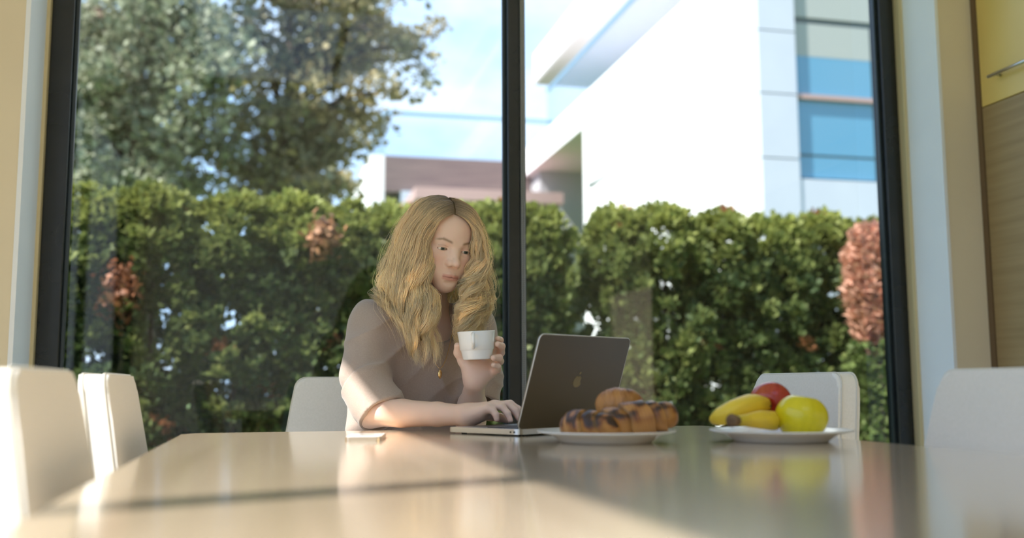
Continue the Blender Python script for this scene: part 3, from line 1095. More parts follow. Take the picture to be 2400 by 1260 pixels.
# ------------------------------------------------------------------ neighbouring villa
MT['render'] = noise_color(mat('villa_white_render', rough=0.85), (0.80, 0.80, 0.80), (0.84, 0.84, 0.84), (1, 1, 1))
MT['panel'] = noise_color(mat('villa_panel', rough=0.6), (0.50, 0.53, 0.60), (0.54, 0.57, 0.63), (1, 1, 1))
MT['joint'] = mat('villa_joint', (0.35, 0.36, 0.38), 0.8)
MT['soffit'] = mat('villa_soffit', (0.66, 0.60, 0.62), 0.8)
MT['dark_wood'] = noise_color(mat('villa_dark_cladding', rough=0.7), (0.14, 0.10, 0.10), (0.19, 0.14, 0.13), (1, 1, 14))
MT['red_slab'] = mat('villa_red_slab', (0.42, 0.28, 0.26), 0.7)
MT['rail'] = mat('villa_rail_steel', (0.25, 0.42, 0.55), 0.35, 0.6)
MT['bal_glass'] = glass('balcony_glass', (0.96, 0.98, 1.0), 0.05)
MT['win_glass'] = mat('villa_window_glass', (0.10, 0.28, 0.42), 0.05, 0, 0.9)
MT['blind'] = mat('villa_blind_and_bay_shade', (0.36, 0.38, 0.36), 0.8)
MT['win_dark'] = mat('villa_window_frame', (0.10, 0.12, 0.12), 0.5)

VX, VY = 3.08 * math.cos(YAW) + 12 * math.sin(YAW), -3.08 * math.sin(YAW) + 12 * math.cos(YAW)   # near left corner
VI = empty('villa', (VX, VY, -0.13))
tag(VI, 'white modern villa with glass balcony and panelled front, right of the mullion', 'building')


def vb(name, x0, x1, y0, y1, z0, z1, m, parent=None, bev=0.0):
    return box(name, x0, x1, y0, y1, z0 + 0.13, z1 + 0.13, m, parent or VI, bev)


wall = vb('wall', 0.03, 9, 0.14, 7.3, -0.13, 6.5, MT['render'])
# panelled front strip with recessed joints
jz = [-0.13, 1.03, 2.10, 3.17, 4.24, 5.31, 6.5]
vb('panel_backing', 0.02, 0.51, 0.05, 0.14, -0.13, 6.5, MT['joint'])
zl = [0.0]
for py in (-75, 72, 218, 370):
    pass
levels = [-0.13, 0.35, 1.17, 1.98, 2.80, 3.61, 4.43, 5.24, 6.05, 6.5]
for a, b in zip(levels, levels[1:]):
    vb('facade_panel', 0.0, 0.51, 0.0, 0.06, a + 0.008, b - 0.008, MT['panel'])
vb('facade_panel', 0.52, 4.2, 0.02, 0.06, -0.13, 3.37, MT['panel'])
vb('bay_header', 0.52, 4.2, 0.08, 0.14, 5.48, 6.5, MT['blind'])  # grey colour stands in for the shade of a deeper bay
wn_ = vb('window', 0.52, 3.4, 0.10, 0.135, 3.37, 5.48, MT['win_dark'])
for a, b in ((0.54, 1.62), (1.70, 3.3)):
    vb('window_pane', a, b, 0.085, 0.10, 3.40, 3.67, MT['win_glass'], wn_)
    vb('window_pane', a, b, 0.085, 0.10, 3.70, 4.40, MT['win_glass'], wn_)
    vb('window_pane', a, b, 0.085, 0.10, 4.46, 4.97, MT['win_glass'], wn_)
    vb('window_blind', a, b, 0.083, 0.10, 4.97, 5.40, MT['blind'], wn_)
vb('window_rail', 0.52, 3.4, 0.03, 0.10, 4.40, 4.46, MT['red_slab'], wn_)
# terrace balustrade along the left side
vb('balcony_glass', 0.06, 0.08, 0.3, 10.0, 6.5, 7.36, MT['bal_glass'])
vb('balcony_rail', 0.04, 0.10, 0.3, 10.0, 7.36, 7.43, MT['rail'])
# roof slab high above the terrace
vb('roof_slab', 1.0, 9.0, -2.0, 14.7, 9.05, 9.85, MT['render'])
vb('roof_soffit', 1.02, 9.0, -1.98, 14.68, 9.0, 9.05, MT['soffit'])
vb('upper_wall', 2.6, 9.0, 0.5, 13.0, 6.5, 9.0, MT['render'])
# rear wing under the terrace
vb('terrace_slab', 0.03, 9.0, 7.305, 12.0, 5.85, 6.49, MT['render'])
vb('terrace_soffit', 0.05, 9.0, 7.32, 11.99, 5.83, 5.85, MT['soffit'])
vb('rear_wall', 0.2, 9.0, 11.2, 11.98, -0.13, 5.83, mat('villa_rear_grey', (0.40, 0.40, 0.42), 0.8))
WX = -3.35
vb('wing_fascia', WX, 0.6, 12.0, 16.0, 5.35, 6.2, MT['dark_wood'])
vb('wing_side', WX - 0.35, WX, 12.0, 17.0, 3.0, 6.2, MT['render'])
vb('wing_rail', WX - 0.02, 0.9, 12.0, 12.06, 7.2, 7.28, MT['rail'])
vb('wing_glass', WX, 0.9, 12.02, 12.04, 6.2, 7.2, MT['bal_glass'])
vb('wing_rail', WX - 0.02, WX + 0.04, 12.06, 17.5, 7.2, 7.28, MT['rail'])
vb('wing_glass', WX, WX + 0.02, 12.06, 17.5, 6.2, 7.2, MT['bal_glass'])
vb('lower_slab', WX + 0.4, 0.3, 9.6, 12.0, 4.75, 5.0, MT['red_slab'])
vb('lower_wall', WX + 0.4, 0.5, 11.9, 15.0, -0.13, 5.35, mat('villa_lower_wall', (0.42, 0.50, 0.58), 0.6))
py_obj('waste_pipe', *tube([(-0.0, 6.9, 4.75), (0.03, 6.4, 4.75), (0.04, 5.9, 4.75)], 0.03, 8), MT['win_dark'], VI)

# ------------------------------------------------------------------ implicit surfaces (smooth unions, surface nets)
def V3(p):
    return np.array(p, np.float32)


class SDF:
    def __init__(self):
        self.p = []

    def add(self, fn, c, r, k=0.01, sub=False, grp=None):
        self.p.append((fn, V3(c), float(r), float(k), sub, grp))

    # round cone between a and b
    def cone(self, a, b, ra, rb, k=0.01, sub=False, grp=None):
        a, b = V3(a), V3(b)
        ba = b - a
        l2 = float(ba @ ba) + 1e-12

        def fn(P):
            pa = P - a
            t = np.clip((pa @ ba) / l2, 0, 1)
            q = pa - t[:, None] * ba
            return np.sqrt((q * q).sum(1)) - (ra + (rb - ra) * t)
        self.add(fn, (a + b) / 2, math.sqrt(l2) / 2 + max(ra, rb), k, sub, grp)

    def chain(self, pts, rads, k=0.004, k0=None, grp=None):
        for i in range(len(pts) - 1):
            self.cone(pts[i], pts[i + 1], rads[i], rads[i + 1], k if i or k0 is None else k0, False, grp)

    # ellipsoid with rotation matrix rows = local axes
    def ell(self, c, rad, k=0.01, rot=None, sub=False, grp=None):
        c, rad = V3(c), V3(rad)
        Rm = None if rot is None else np.array(rot, np.float32)

        def fn(P):
            q = P - c
            if Rm is not None:
                q = q @ Rm.T
            q = q / rad
            k0 = np.sqrt((q * q).sum(1))
            q = q / rad
            k1 = np.sqrt((q * q).sum(1)) + 1e-9
            return k0 * (k0 - 1) / k1
        self.add(fn, c, float(rad.max()), k, sub, grp)

    # cone with flat ends
    def capcone(self, a, b, ra, rb, k=0.01, sub=False, ell=1.0, rnd=0.0, grp=None):
        a, b = V3(a), V3(b)
        l = float(np.linalg.norm(b - a))
        ax = (b - a) / l

        def fn(P):
            pa = P - a
            t = pa @ ax
            q = pa - t[:, None] * ax
            rr = np.sqrt((q * q).sum(1))
            tt = np.clip(t / l, 0, 1)
            dr = rr - (ra + (rb - ra) * tt)
            dz = np.abs(t - l / 2) - l / 2
            return np.minimum(np.maximum(dr, dz), 0) + np.sqrt(np.maximum(dr, 0) ** 2 + np.maximum(dz, 0) ** 2) - rnd
        self.add(fn, (a + b) / 2, l / 2 + max(ra, rb), k, sub, grp)

    def eval(self, P, prims=None, mats={}):
        d = np.full(len(P), 1.0, np.float32)
        loc = {}
        for fn, c, r, k, sub, grp in (self.p if prims is None else prims):
            Q = P
            if grp is not None:
                if grp not in loc:
                    A, o = mats[grp]
                    loc[grp] = (P - o) @ A          # columns of A are the local axes
                Q = loc[grp]
            v = fn(Q)
            if sub:
                h = np.clip(0.5 - 0.5 * (d + v) / k, 0, 1)
                d = d + (-v - d) * h + k * h * (1 - h)
            else:
                h = np.clip(0.5 + 0.5 * (d - v) / k, 0, 1)
                d = d + (v - d) * h - k * h * (1 - h)
        return d

    def mesh(self, h, mats={}, n=16, post=None):
        # bounds
        cs, rs = [], []
        for fn, c, r, k, sub, grp in self.p:
            if sub:
                continue
            cs.append(c if grp is None else mats[grp][0] @ c + mats[grp][1])
            rs.append(r)
        cs, rs = np.array(cs), np.array(rs)
        lo, hi = (cs - rs[:, None]).min(0) - 0.02, (cs + rs[:, None]).max(0) + 0.02
        B = n * h
        nb = np.ceil((hi - lo) / B).astype(int)
        G = np.stack(np.meshgrid(*[np.arange(x) for x in nb], indexing='ij'), -1).reshape(-1, 3)
        wc = [c if grp is None else mats[grp][0] @ c + mats[grp][1] for fn, c, r, k, sub, grp in self.p]
        half = B * math.sqrt(3) / 2
        ctr = (lo + (G + 0.5) * B).astype(np.float32)
        d = self.eval(ctr, None, mats)
        act = G[np.abs(d) < half * 1.25 + 0.006]
        g1 = np.arange(n + 1)
        I = np.stack(np.meshgrid(g1, g1, g1, indexing='ij'), -1).reshape(-1, 3)
        S = (nb * n + 2).astype(np.int64)
        ids, pos = [], []
        quads = []

        def cid(c):
            return (c[:, 0] * S[1] + c[:, 1]) * S[2] + c[:, 2]
        corners = [(0, 0, 0), (1, 0, 0), (0, 1, 0), (1, 1, 0), (0, 0, 1), (1, 0, 1), (0, 1, 1), (1, 1, 1)]
        edges = [(0, 1), (2, 3), (4, 5), (6, 7), (0, 2), (1, 3), (4, 6), (5, 7), (0, 4), (1, 5), (2, 6), (3, 7)]
        for g in act:
            c0 = lo + (g + 0.5) * B
            pr = [p for p, w in zip(self.p, wc) if np.linalg.norm(w - c0) - p[2] < half + 0.045]
            if not pr:
                continue
            P = (lo + (g * n + I) * h).astype(np.float32)
            D = self.eval(P, pr, mats)
            if post is not None:
                D = post(P, D)
            D = D.reshape(n + 1, n + 1, n + 1)
            if D.min() > 0 or D.max() < 0:
                continue
            neg = D < 0
            cnt = sum(neg[a:a + n, b:b + n, c:c + n].astype(np.int8) for a, b, c in corners)
            cell = np.argwhere((cnt > 0) & (cnt < 8))
            if len(cell):
                acc = np.zeros((len(cell), 3))
                num = np.zeros(len(cell))
                for e0, e1 in edges:
                    a, b = np.array(corners[e0]), np.array(corners[e1])
                    i0, i1 = cell + a, cell + b
                    d0, d1 = D[i0[:, 0], i0[:, 1], i0[:, 2]], D[i1[:, 0], i1[:, 1], i1[:, 2]]
                    m = (d0 < 0) != (d1 < 0)
                    t = np.where(m, d0 / np.where(m, d0 - d1, 1), 0)
                    acc += np.where(m[:, None], a + (b - a) * t[:, None], 0)
                    num += m
                ids.append(cid((g * n + cell).astype(np.int64)))
                pos.append(lo + (g * n + cell + acc / num[:, None]) * h)
            for ax in range(3):
                s0 = [slice(0, n)] * 3
                s1 = list(s0)
                s1[ax] = slice(1, n + 1)
                A_, B_ = neg[tuple(s0)], neg[tuple(s1)]
                ch = np.argwhere(A_ != B_)
                if not len(ch):
                    continue
                fl_ = A_[ch[:, 0], ch[:, 1], ch[:, 2]]
                u, v = (ax + 1) % 3, (ax + 2) % 3
                base_ = (g * n + ch).astype(np.int64)
                eu, ev = np.zeros(3, np.int64), np.zeros(3, np.int64)
                eu[u], ev[v] = 1, 1
                q = np.stack([cid(base_ - eu - ev), cid(base_ - ev), cid(base_), cid(base_ - eu)], 1)
                q[~fl_] = q[~fl_][:, ::-1]
                quads.append(q)
        ids = np.concatenate(ids)
        pos = np.concatenate(pos)
        q = np.concatenate(quads)
        order = np.argsort(ids)
        ids, pos = ids[order], pos[order]
        k = np.clip(np.searchsorted(ids, q), 0, len(ids) - 1)
        ok = (ids[k] == q).all(1)
        return pos, k[ok]


def smooth_verts(V, Q, it=2, lam=0.5):
    e = np.concatenate([Q[:, [0, 1]], Q[:, [1, 2]], Q[:, [2, 3]], Q[:, [3, 0]]])
    e = np.concatenate([e, e[:, ::-1]])
    n = len(V)
    deg = np.bincount(e[:, 0], minlength=n)[:, None] + 1e-9
    for _ in range(it):
        for l in (lam, -lam * 1.04):
            s = np.stack([np.bincount(e[:, 0], weights=V[e[:, 1], k], minlength=n) for k in range(3)], 1)
            V = V + l * (s / deg - V)
    return V


# ------------------------------------------------------------------ the woman: frames
def cam_dir(x, y, z):
    """direction given as right, away from the camera, up"""
    return RH * x + FH * y + Vector((0, 0, z))


HY, HP, HR = R(30), R(18), R(5)
fwd = cam_dir(math.sin(HY) * math.cos(HP), -math.cos(HY) * math.cos(HP), -math.sin(HP)).normalized()
lft = cam_dir(math.cos(HY), math.sin(HY), 0).normalized()     # towards her left (image right)
upv = (-fwd).cross(lft) * -1
upv = lft.cross(-fwd).normalized()
if upv.z < 0:
    upv = -upv
# roll: top of the head leans to image right
l2 = lft * math.cos(HR) - upv * math.sin(HR)
u2 = upv * math.cos(HR) + lft * math.sin(HR)
HS = 1.03
HA = np.array([[l2.x, -fwd.x, u2.x], [l2.y, -fwd.y, u2.y], [l2.z, -fwd.z, u2.z]], np.float64)   # local -> room (columns: her left, back, up)
NOSE = np.array([0, -0.121, -0.037]) * HS
HO = np.array(at(1072, 620, 2.415)) - HA @ NOSE
MATS = {'head': (HA.astype(np.float32), HO.astype(np.float32))}


def hp(x, y, z):
    return HO + HA @ (np.array([x, y, z]) * HS)


def A3(px, py, d):
    return np.array(at(px, py, d))


# ------------------------------------------------------------------ body surface
S = SDF()
hs = HS


def hc(a, b, ra, rb, k, sub=False):
    S.cone(np.array(a) * hs, np.array(b) * hs, ra * hs, rb * hs, k * hs, sub, 'head')


def he(c, r, k, sub=False, rot=None):
    S.ell(np.array(c) * hs, np.array(r) * hs, k * hs, rot, sub, 'head')


he((0, 0.008, 0.026), (0.072, 0.094, 0.073), 0.01)                 # cranium
he((0, -0.034, 0.030), (0.060, 0.060, 0.062), 0.03)                # forehead
he((0, -0.040, -0.030), (0.056, 0.056, 0.068), 0.03)               # mid face
hc((-0.046, -0.012, -0.052), (-0.014, -0.074, -0.094), 0.019, 0.014, 0.03)   # jaw
hc((0.046, -0.012, -0.052), (0.014, -0.074, -0.094), 0.019, 0.014, 0.03)
he((0, -0.082, -0.097), (0.017, 0.013, 0.013), 0.018)              # chin
he((0, -0.072, -0.072), (0.034, 0.032, 0.026), 0.02)               # muzzle
for s in (-1, 1):
    he((s * 0.041, -0.066, -0.026), (0.021, 0.018, 0.017), 0.022)   # cheekbone
    he((s * 0.034, -0.066, -0.056), (0.022, 0.020, 0.022), 0.024)   # cheek
    he((s * 0.032, -0.0985, -0.005), (0.0165, 0.013, 0.0115), 0.013, True)   # eye socket
    hc((s * 0.014, -0.0885, 0.0095), (s * 0.046, -0.077, 0.0085), 0.0068, 0.005, 0.012)  # brow ridge
# nose
hc((0, -0.083, 0.008), (0, -0.097, -0.014), 0.0085, 0.0075, 0.012)
hc((0, -0.097, -0.014), (0, -0.1125, -0.035), 0.0070, 0.0085, 0.008)
he((0, -0.1125, -0.0370), (0.0092, 0.0088, 0.0078), 0.006)
for s in (-1, 1):
    hc((s * 0.0060, -0.094, -0.016), (s * 0.0105, -0.0985, -0.036), 0.0058, 0.0062, 0.008)
    he((s * 0.0118, -0.1000, -0.0405), (0.0066, 0.0100, 0.0068), 0.008)
    he((s * 0.0068, -0.1055, -0.0485), (0.0034, 0.0055, 0.0030), 0.003, True)
# eyelids: spheres over the eyeballs, then the slit
EYE = [(s * 0.0315, -0.0790, -0.0050) for s in (-1, 1)]
for s, e in zip((-1, 1), EYE):
    he(e, (0.0148, 0.0138, 0.0132), 0.005)
    he((e[0], e[1] - 0.0105, e[2] - 0.0040), (0.0122, 0.012, 0.0031), 0.0016, True)
# lips
he((0, -0.0985, -0.0695), (0.0105, 0.0085, 0.0052), 0.006)
for s in (-1, 1):
    hc((s * 0.005, -0.1010, -0.0675), (s * 0.0215, -0.0885, -0.0715), 0.0044, 0.0022, 0.005)
    hc((s * 0.002, -0.0985, -0.0778), (s * 0.0195, -0.0885, -0.0735), 0.0056, 0.0024, 0.005)
    hc((0, -0.1062, -0.0725), (s * 0.021, -0.0935, -0.0722), 0.0011, 0.0010, 0.0022, True)          # mouth line
hc((0, -0.1110, -0.0545), (0, -0.1100, -0.0600), 0.0018, 0.0018, 0.005, True)                          # philtrum
he((0, -0.1035, -0.0865), (0.014, 0.006, 0.0035), 0.008, True)                                         # under the lip
for s in (-1, 1):
    he((s * 0.0725, 0.004, -0.016), (0.007, 0.017, 0.028), 0.008)   # ear
# neck and torso
nb = A3(993, 742, 2.60)         # base of the neck
S.cone(hp(0, 0.022, -0.045), nb, 0.050, 0.054, 0.03)
S.cone(hp(0, -0.02, -0.082), nb + np.array([0, -0.02, -0.01]), 0.026, 0.035, 0.03)
shR, shL = A3(872, 762, 2.515), A3(1112, 765, 2.665)
S.cone(nb + np.array([0, 0, -0.02]), shR, 0.045, 0.045, 0.05)
S.cone(nb + np.array([0, 0, -0.02]), shL, 0.045, 0.045, 0.05)
chest = A3(992, 860, 2.615)
hip = A3(975, 1130, 2.72)
S.cone(chest, hip, 0.105, 0.115, 0.05)
S.cone(A3(940, 830, 2.57), A3(1045, 835, 2.63), 0.085, 0.085, 0.05)
# her right arm (image left), forearm along the table
elR = A3(868, 966, 2.345)
wrR = A3(1098, 972, 2.215)
S.chain([shR, shR * 0.5 + elR * 0.5 + np.array([0, 0.008, 0]), elR], [0.034, 0.028, 0.033], 0.03, 0.03)
S.chain([elR, elR * 0.66 + wrR * 0.34, elR * 0.3 + wrR * 0.7, wrR], [0.032, 0.0315, 0.0265, 0.0215], 0.008, 0.02)
# her left arm (image right), forearm raised with the cup
elL = A3(1103, 985, 2.545)
wrL = A3(1113, 893, 2.375)
S.chain([shL, shL * 0.5 + elL * 0.5, elL], [0.036, 0.034, 0.034], 0.03, 0.03)
S.chain([elL, elL * 0.6 + wrL * 0.4, wrL], [0.036, 0.033, 0.0225], 0.02, 0.02)

# --- typing hand (palm down, pointing to image right; little finger nearest to us)
KM = 0.004
pal = [A3(1142, 957, 2.180), A3(1152, 952, 2.199), A3(1158, 949, 2.218), A3(1160, 949, 2.238)]     # knuckles: little, ring, middle, index
for j, kn in enumerate(pal):
    S.cone(wrR + (kn - pal[1]) * 0.55, kn, 0.0150, 0.0112, 0.012)
S.cone(wrR, A3(1128, 968, 2.205), 0.022, 0.017, 0.02)
S.chain([pal[0], A3(1155, 961, 2.176), A3(1162, 971, 2.172), A3(1164, 982, 2.170)], [0.0088, 0.0076, 0.0068, 0.0058], KM, 0.006)
S.chain([pal[1], A3(1176, 952, 2.192), A3(1189, 968, 2.186), A3(1196, 984, 2.183)], [0.0096, 0.0084, 0.0074, 0.0062], KM, 0.006)
S.chain([pal[2], A3(1190, 947, 2.214), A3(1207, 963, 2.207), A3(1215, 980, 2.203)], [0.0098, 0.0086, 0.0076, 0.0064], KM, 0.006)
S.chain([pal[3], A3(1196, 946, 2.240), A3(1214, 958, 2.236), A3(1224, 974, 2.233)], [0.0096, 0.0084, 0.0074, 0.0062], KM, 0.006)
S.chain([A3(1125, 970, 2.238), A3(1148, 973, 2.258), A3(1172, 978, 2.262), A3(1188, 984, 2.258)], [0.0150, 0.0112, 0.0092, 0.0072], 0.006, 0.014)

# --- cup hand (palm behind and under the cup, four fingers round its right side, thumb on the left)
CUPD = 2.335
kn = [A3(1147, 836, 2.402), A3(1155, 848, 2.396), A3(1156, 860, 2.388), A3(1152, 871, 2.379)]      # index .. little
for j, k_ in enumerate(kn):
    S.cone(wrL + (k_ - kn[2]) * 0.30 + np.array([0, 0, 0.008]), k_, 0.0165, 0.0125, 0.014)
S.cone(wrL, A3(1127, 868, 2.382), 0.0215, 0.023, 0.02)
S.ell(A3(1112, 868, 2.372), (0.024, 0.020, 0.026), 0.016)          # ball of the thumb
S.chain([kn[0], A3(1166, 808, 2.398), A3(1172, 797, 2.370), A3(1167, 793, 2.348)], [0.0100, 0.0088, 0.0080, 0.0066], KM, 0.008)
S.chain([kn[1], A3(1174, 826, 2.386), A3(1176, 811, 2.352), A3(1166, 806, 2.327)], [0.0102, 0.0090, 0.0082, 0.0068], KM, 0.008)
S.chain([kn[2], A3(1172, 846, 2.364), A3(1170, 838, 2.334), A3(1157, 838, 2.316)], [0.0098, 0.0088, 0.0082, 0.0070], KM, 0.008)
S.chain([kn[3], A3(1166, 866, 2.355), A3(1166, 858, 2.334), A3(1157, 855, 2.322)], [0.0090, 0.0080, 0.0072, 0.0062], KM, 0.008)
S.chain([A3(1104, 868, 2.372), A3(1086, 846, 2.372), A3(1074, 826, 2.362), A3(1072, 810, 2.350)], [0.0165, 0.0128, 0.0104, 0.0080], 0.006, 0.016)

Vb, Qb = S.mesh(0.0019, MATS)
Vb = smooth_verts(Vb, Qb, 2, 0.4)
bme = np_mesh('body', Vb, Qb)
# skin colours: lips, brows, blush, hair roots; painted shade: lid crease, mouth line
Lc = ((Vb - HO) @ HA) / HS
x, y, z = Lc[:, 0], Lc[:, 1], Lc[:, 2]
skin = np.array([0.79, 0.56, 0.45])
C = np.tile(skin, (len(Vb), 1))
ax_ = np.abs(x)
front = (y < -0.06) & (np.abs(x) < 0.07) & (z > -0.12) & (z < 0.12)


def blend(col, w):
    global C
    C = C + (np.array(col) - C) * np.clip(w, 0, 1)[:, None]


blend((0.78, 0.45, 0.35), np.where(front, 0.55 * np.exp(-((ax_ - 0.040) / 0.016) ** 2 - ((z + 0.035) / 0.016) ** 2), 0))
blend((0.80, 0.48, 0.39), np.where(front, 0.45 * np.exp(-(x / 0.012) ** 2 - ((z + 0.042) / 0.010) ** 2), 0))
up_l = 1 - np.clip(np.abs(z + 0.0695 + 0.10 * ax_) / 0.0062, 0, 1) ** 3
lo_l = 1 - np.clip(np.abs(z + 0.0765 - 0.13 * ax_) / 0.0066, 0, 1) ** 3
lipw = np.maximum(up_l, lo_l) * np.clip((0.0235 - ax_) / 0.004, 0, 1)
blend((0.60, 0.26, 0.21), np.where(front & (y < -0.082), lipw * 0.75, 0))
blend((0.28, 0.09, 0.08), np.where(front & (y < -0.082), np.exp(-((z + 0.0724) / 0.0013) ** 2) * np.clip((0.0225 - ax_) / 0.003, 0, 1) * 0.75, 0))  # shade between the lips painted as a dark line
bz = 0.0095 + 0.0055 * np.clip((ax_ - 0.012) / 0.022, 0, 1) - 0.30 * np.clip(ax_ - 0.036, 0, 1)
bw = np.exp(-((z - bz) / np.where(ax_ < 0.036, 0.0034, 0.0024)) ** 2) * np.clip((ax_ - 0.011) / 0.006, 0, 1) * np.clip((0.054 - ax_) / 0.010, 0, 1)
blend((0.20, 0.115, 0.055), np.where(front, bw * 0.80, 0))
for e in EYE:
    dx, dz = x - e[0], z - e[2]
    lid = np.exp(-((dz + 0.0012 + 18 * dx * dx) / 0.0013) ** 2) * (np.abs(dx) < 0.0128)
    blend((0.07, 0.035, 0.02), np.where(front, lid * 0.95, 0))
    crs = np.exp(-((dz - 0.0048 + 14 * dx * dx) / 0.0009) ** 2) * (np.abs(dx) < 0.0125)  # shade of the lid crease, drawn as a darker line
    blend((0.42, 0.22, 0.15), np.where(front, crs * 0.6, 0))
    low = np.exp(-((dz + 0.0072 - 14 * dx * dx) / 0.0011) ** 2) * (np.abs(dx) < 0.0125)
    blend((0.42, 0.19, 0.14), np.where(front, low * 0.5, 0))
    blend((0.66, 0.41, 0.32), np.where(front, 0.35 * np.exp(-(dx / 0.014) ** 2 - ((dz - 0.006) / 0.006) ** 2), 0))
scalp = (z > 0.075 + 0.9 * np.clip(-y - 0.05, -1, 0)) & (z > -0.06) & (y > -0.085) & (np.linalg.norm(Lc - np.array([0, 0.005, 0.03]), axis=1) < 0.125)
blend((0.30, 0.20, 0.10), scalp * 1.0)
# warm knuckles and fingertips
for q in (A3(1164, 982, 2.17), A3(1196, 984, 2.183), A3(1215, 980, 2.203), A3(1172, 797, 2.37), A3(1176, 811, 2.352), A3(1172, 846, 2.364), A3(1166, 866, 2.355)):
    blend((0.78, 0.44, 0.35), 0.5 * np.exp(-((Vb - q) ** 2).sum(1) / 0.012 ** 2))
vcol(bme, C)
MT['skin'] = mat('skin', (0.74, 0.47, 0.34), 0.48, 0, 0.4)
attr_color(MT['skin'])
bsdf(MT['skin']).inputs['Subsurface Weight'].default_value = 0.22
bsdf(MT['skin']).inputs['Subsurface Radius'].default_value = (1.0, 0.35, 0.2)
bsdf(MT['skin']).inputs['Subsurface Scale'].default_value = 0.006
PR = empty('person', (0.36, 2.62, 0))
tag(PR, 'woman with long wavy blonde hair in a taupe T-shirt, typing and holding a white cup', 'person')


def under_person(o):
    o.parent = PR
    o.matrix_parent_inverse = Matrix.Translation(Vector(PR.location)).inverted()
    return o


under_person(link('body', bme, MT['skin'], None, True))

# eyes
MT['eye'] = mat('eye', (0.85, 0.82, 0.78), 0.08, 0, 0.5)
attr_color(MT['eye'])
for e in EYE:
    n = 40
    v, f = lathe([(0.0122 * HS * math.sin(math.pi * i / n) if 0 < i < n else 0, 0.0122 * HS * math.cos(math.pi * i / n)) for i in range(n + 1)], 40)
    o = py_obj('eye', v, f, MT['eye'])
    V = np.array([tuple(q.co) for q in o.data.vertices])
    ang = np.arccos(np.clip(V[:, 2] / (0.0122 * HS), -1, 1))
    C_ = np.tile(np.array([0.80, 0.76, 0.72]), (len(V), 1))
    C_[ang < 0.50] = (0.11, 0.135, 0.11)
    C_[(ang < 0.50) & (ang > 0.43)] = (0.04, 0.05, 0.045)
    C_[ang < 0.22] = (0.01, 0.01, 0.01)
    vcol(o.data, C_)
    g = (Vector(HA @ np.array([0.06, -1, -0.34]))).normalized()      # gaze down to the screen
    o.rotation_euler = g.to_track_quat('Z', 'Y').to_euler()
    o.location = hp(*e)
    under_person(o)

# ------------------------------------------------------------------ T-shirt
T_ = SDF()
yawv = lambda r, d, u: np.array(cam_dir(r, d, u))
T_.cone(chest, hip + np.array([0, 0, 0.04]), 0.128, 0.150, 0.05)
T_.cone(A3(935, 822, 2.565), A3(1050, 828, 2.635), 0.098, 0.098, 0.06)
T_.cone(A3(972, 752, 2.585), A3(892, 768, 2.525), 0.050, 0.058, 0.05)
T_.cone(A3(1010, 752, 2.60), A3(1100, 772, 2.66), 0.050, 0.056, 0.05)
T_.cone(nb + np.array([0, 0.01, -0.01]), nb + np.array([0, 0, -0.05]), 0.066, 0.08, 0.03)
hemR = A3(896, 970, 2.342)
midR = A3(853, 900, 2.392)
T_.cone(A3(876, 766, 2.525), A3(856, 880, 2.430), 0.061, 0.064, 0.05)
T_.capcone(midR, hemR, 0.058, 0.056, 0.03, rnd=0.004)
T_.cone(A3(858, 860, 2.56), A3(860, 995, 2.545), 0.050, 0.052, 0.05)         # loose back of the shirt
T_.cone(A3(850, 900, 2.50), A3(850, 1000, 2.47), 0.035, 0.040, 0.04)
hemL = A3(1112, 945, 2.575)
T_.cone(A3(1108, 770, 2.665), A3(1112, 870, 2.61), 0.058, 0.062, 0.05)
T_.capcone(A3(1112, 850, 2.62), hemL, 0.060, 0.062, 0.03, rnd=0.003)
# openings
axR = (hemR - midR)
axR /= np.linalg.norm(axR)
T_.capcone(hemR - axR * 0.035, hemR + axR * 0.03, 0.036, 0.056, 0.004, True)
axL = (hemL - A3(1112, 850, 2.62))
axL /= np.linalg.norm(axL)
T_.capcone(hemL - axL * 0.035, hemL + axL * 0.03, 0.036, 0.060, 0.004, True)
nk = hp(0, 0.0, -0.09)
T_.cone(nb + np.array([0, 0, 0.10]), nb + np.array(cam_dir(0.035, -0.075, -0.030)), 0.055, 0.050, 0.008, True)


def folds(P, D):
    p = P @ np.array([[RH.x, FH.x, 0], [RH.y, FH.y, 0], [0, 0, 1]], np.float32)
    X, Y, Z = p[:, 0], p[:, 1], p[:, 2]
    def ridge(s):
        return np.clip(1 - np.abs(np.sin(s)), 0, 1) ** 2.0
    m1 = np.clip(0.4 + np.sin(5 * X - 7 * Z + 1.0), 0, 1)
    m2 = np.clip(0.2 + np.sin(9 * Z + 6 * X + 0.6), 0, 1)
    w = -0.0075 * ridge(30 * (0.80 * X + 0.60 * Z) + 1.5 * np.sin(8 * Z - 9 * X)) * m1
    w -= 0.0060 * ridge(36 * (0.88 * Z - 0.42 * X) + 1.3 * np.sin(12 * X + 5 * Y)) * m2
    w += 0.0016 * np.sin(75 * X - 35 * Z + 2.5 * np.sin(14 * Z))
    w += 0.001
    return D + w


Vt, Qt = T_.mesh(0.0032, {}, post=folds)
Vt = smooth_verts(Vt, Qt, 3, 0.5)
tme = np_mesh('t_shirt', Vt, Qt)
MT['shirt'] = mat('taupe_cotton', (0.34, 0.255, 0.205), 0.85, 0, 0.2)
noise_color(MT['shirt'], (0.40, 0.315, 0.27), (0.43, 0.345, 0.295), (300, 300, 300), 3, bump=0.12, bdist=0.0006)
bsdf(MT['shirt']).inputs['Sheen Weight'].default_value = 0.25
under_person(link('t_shirt', tme, MT['shirt'], None, True))
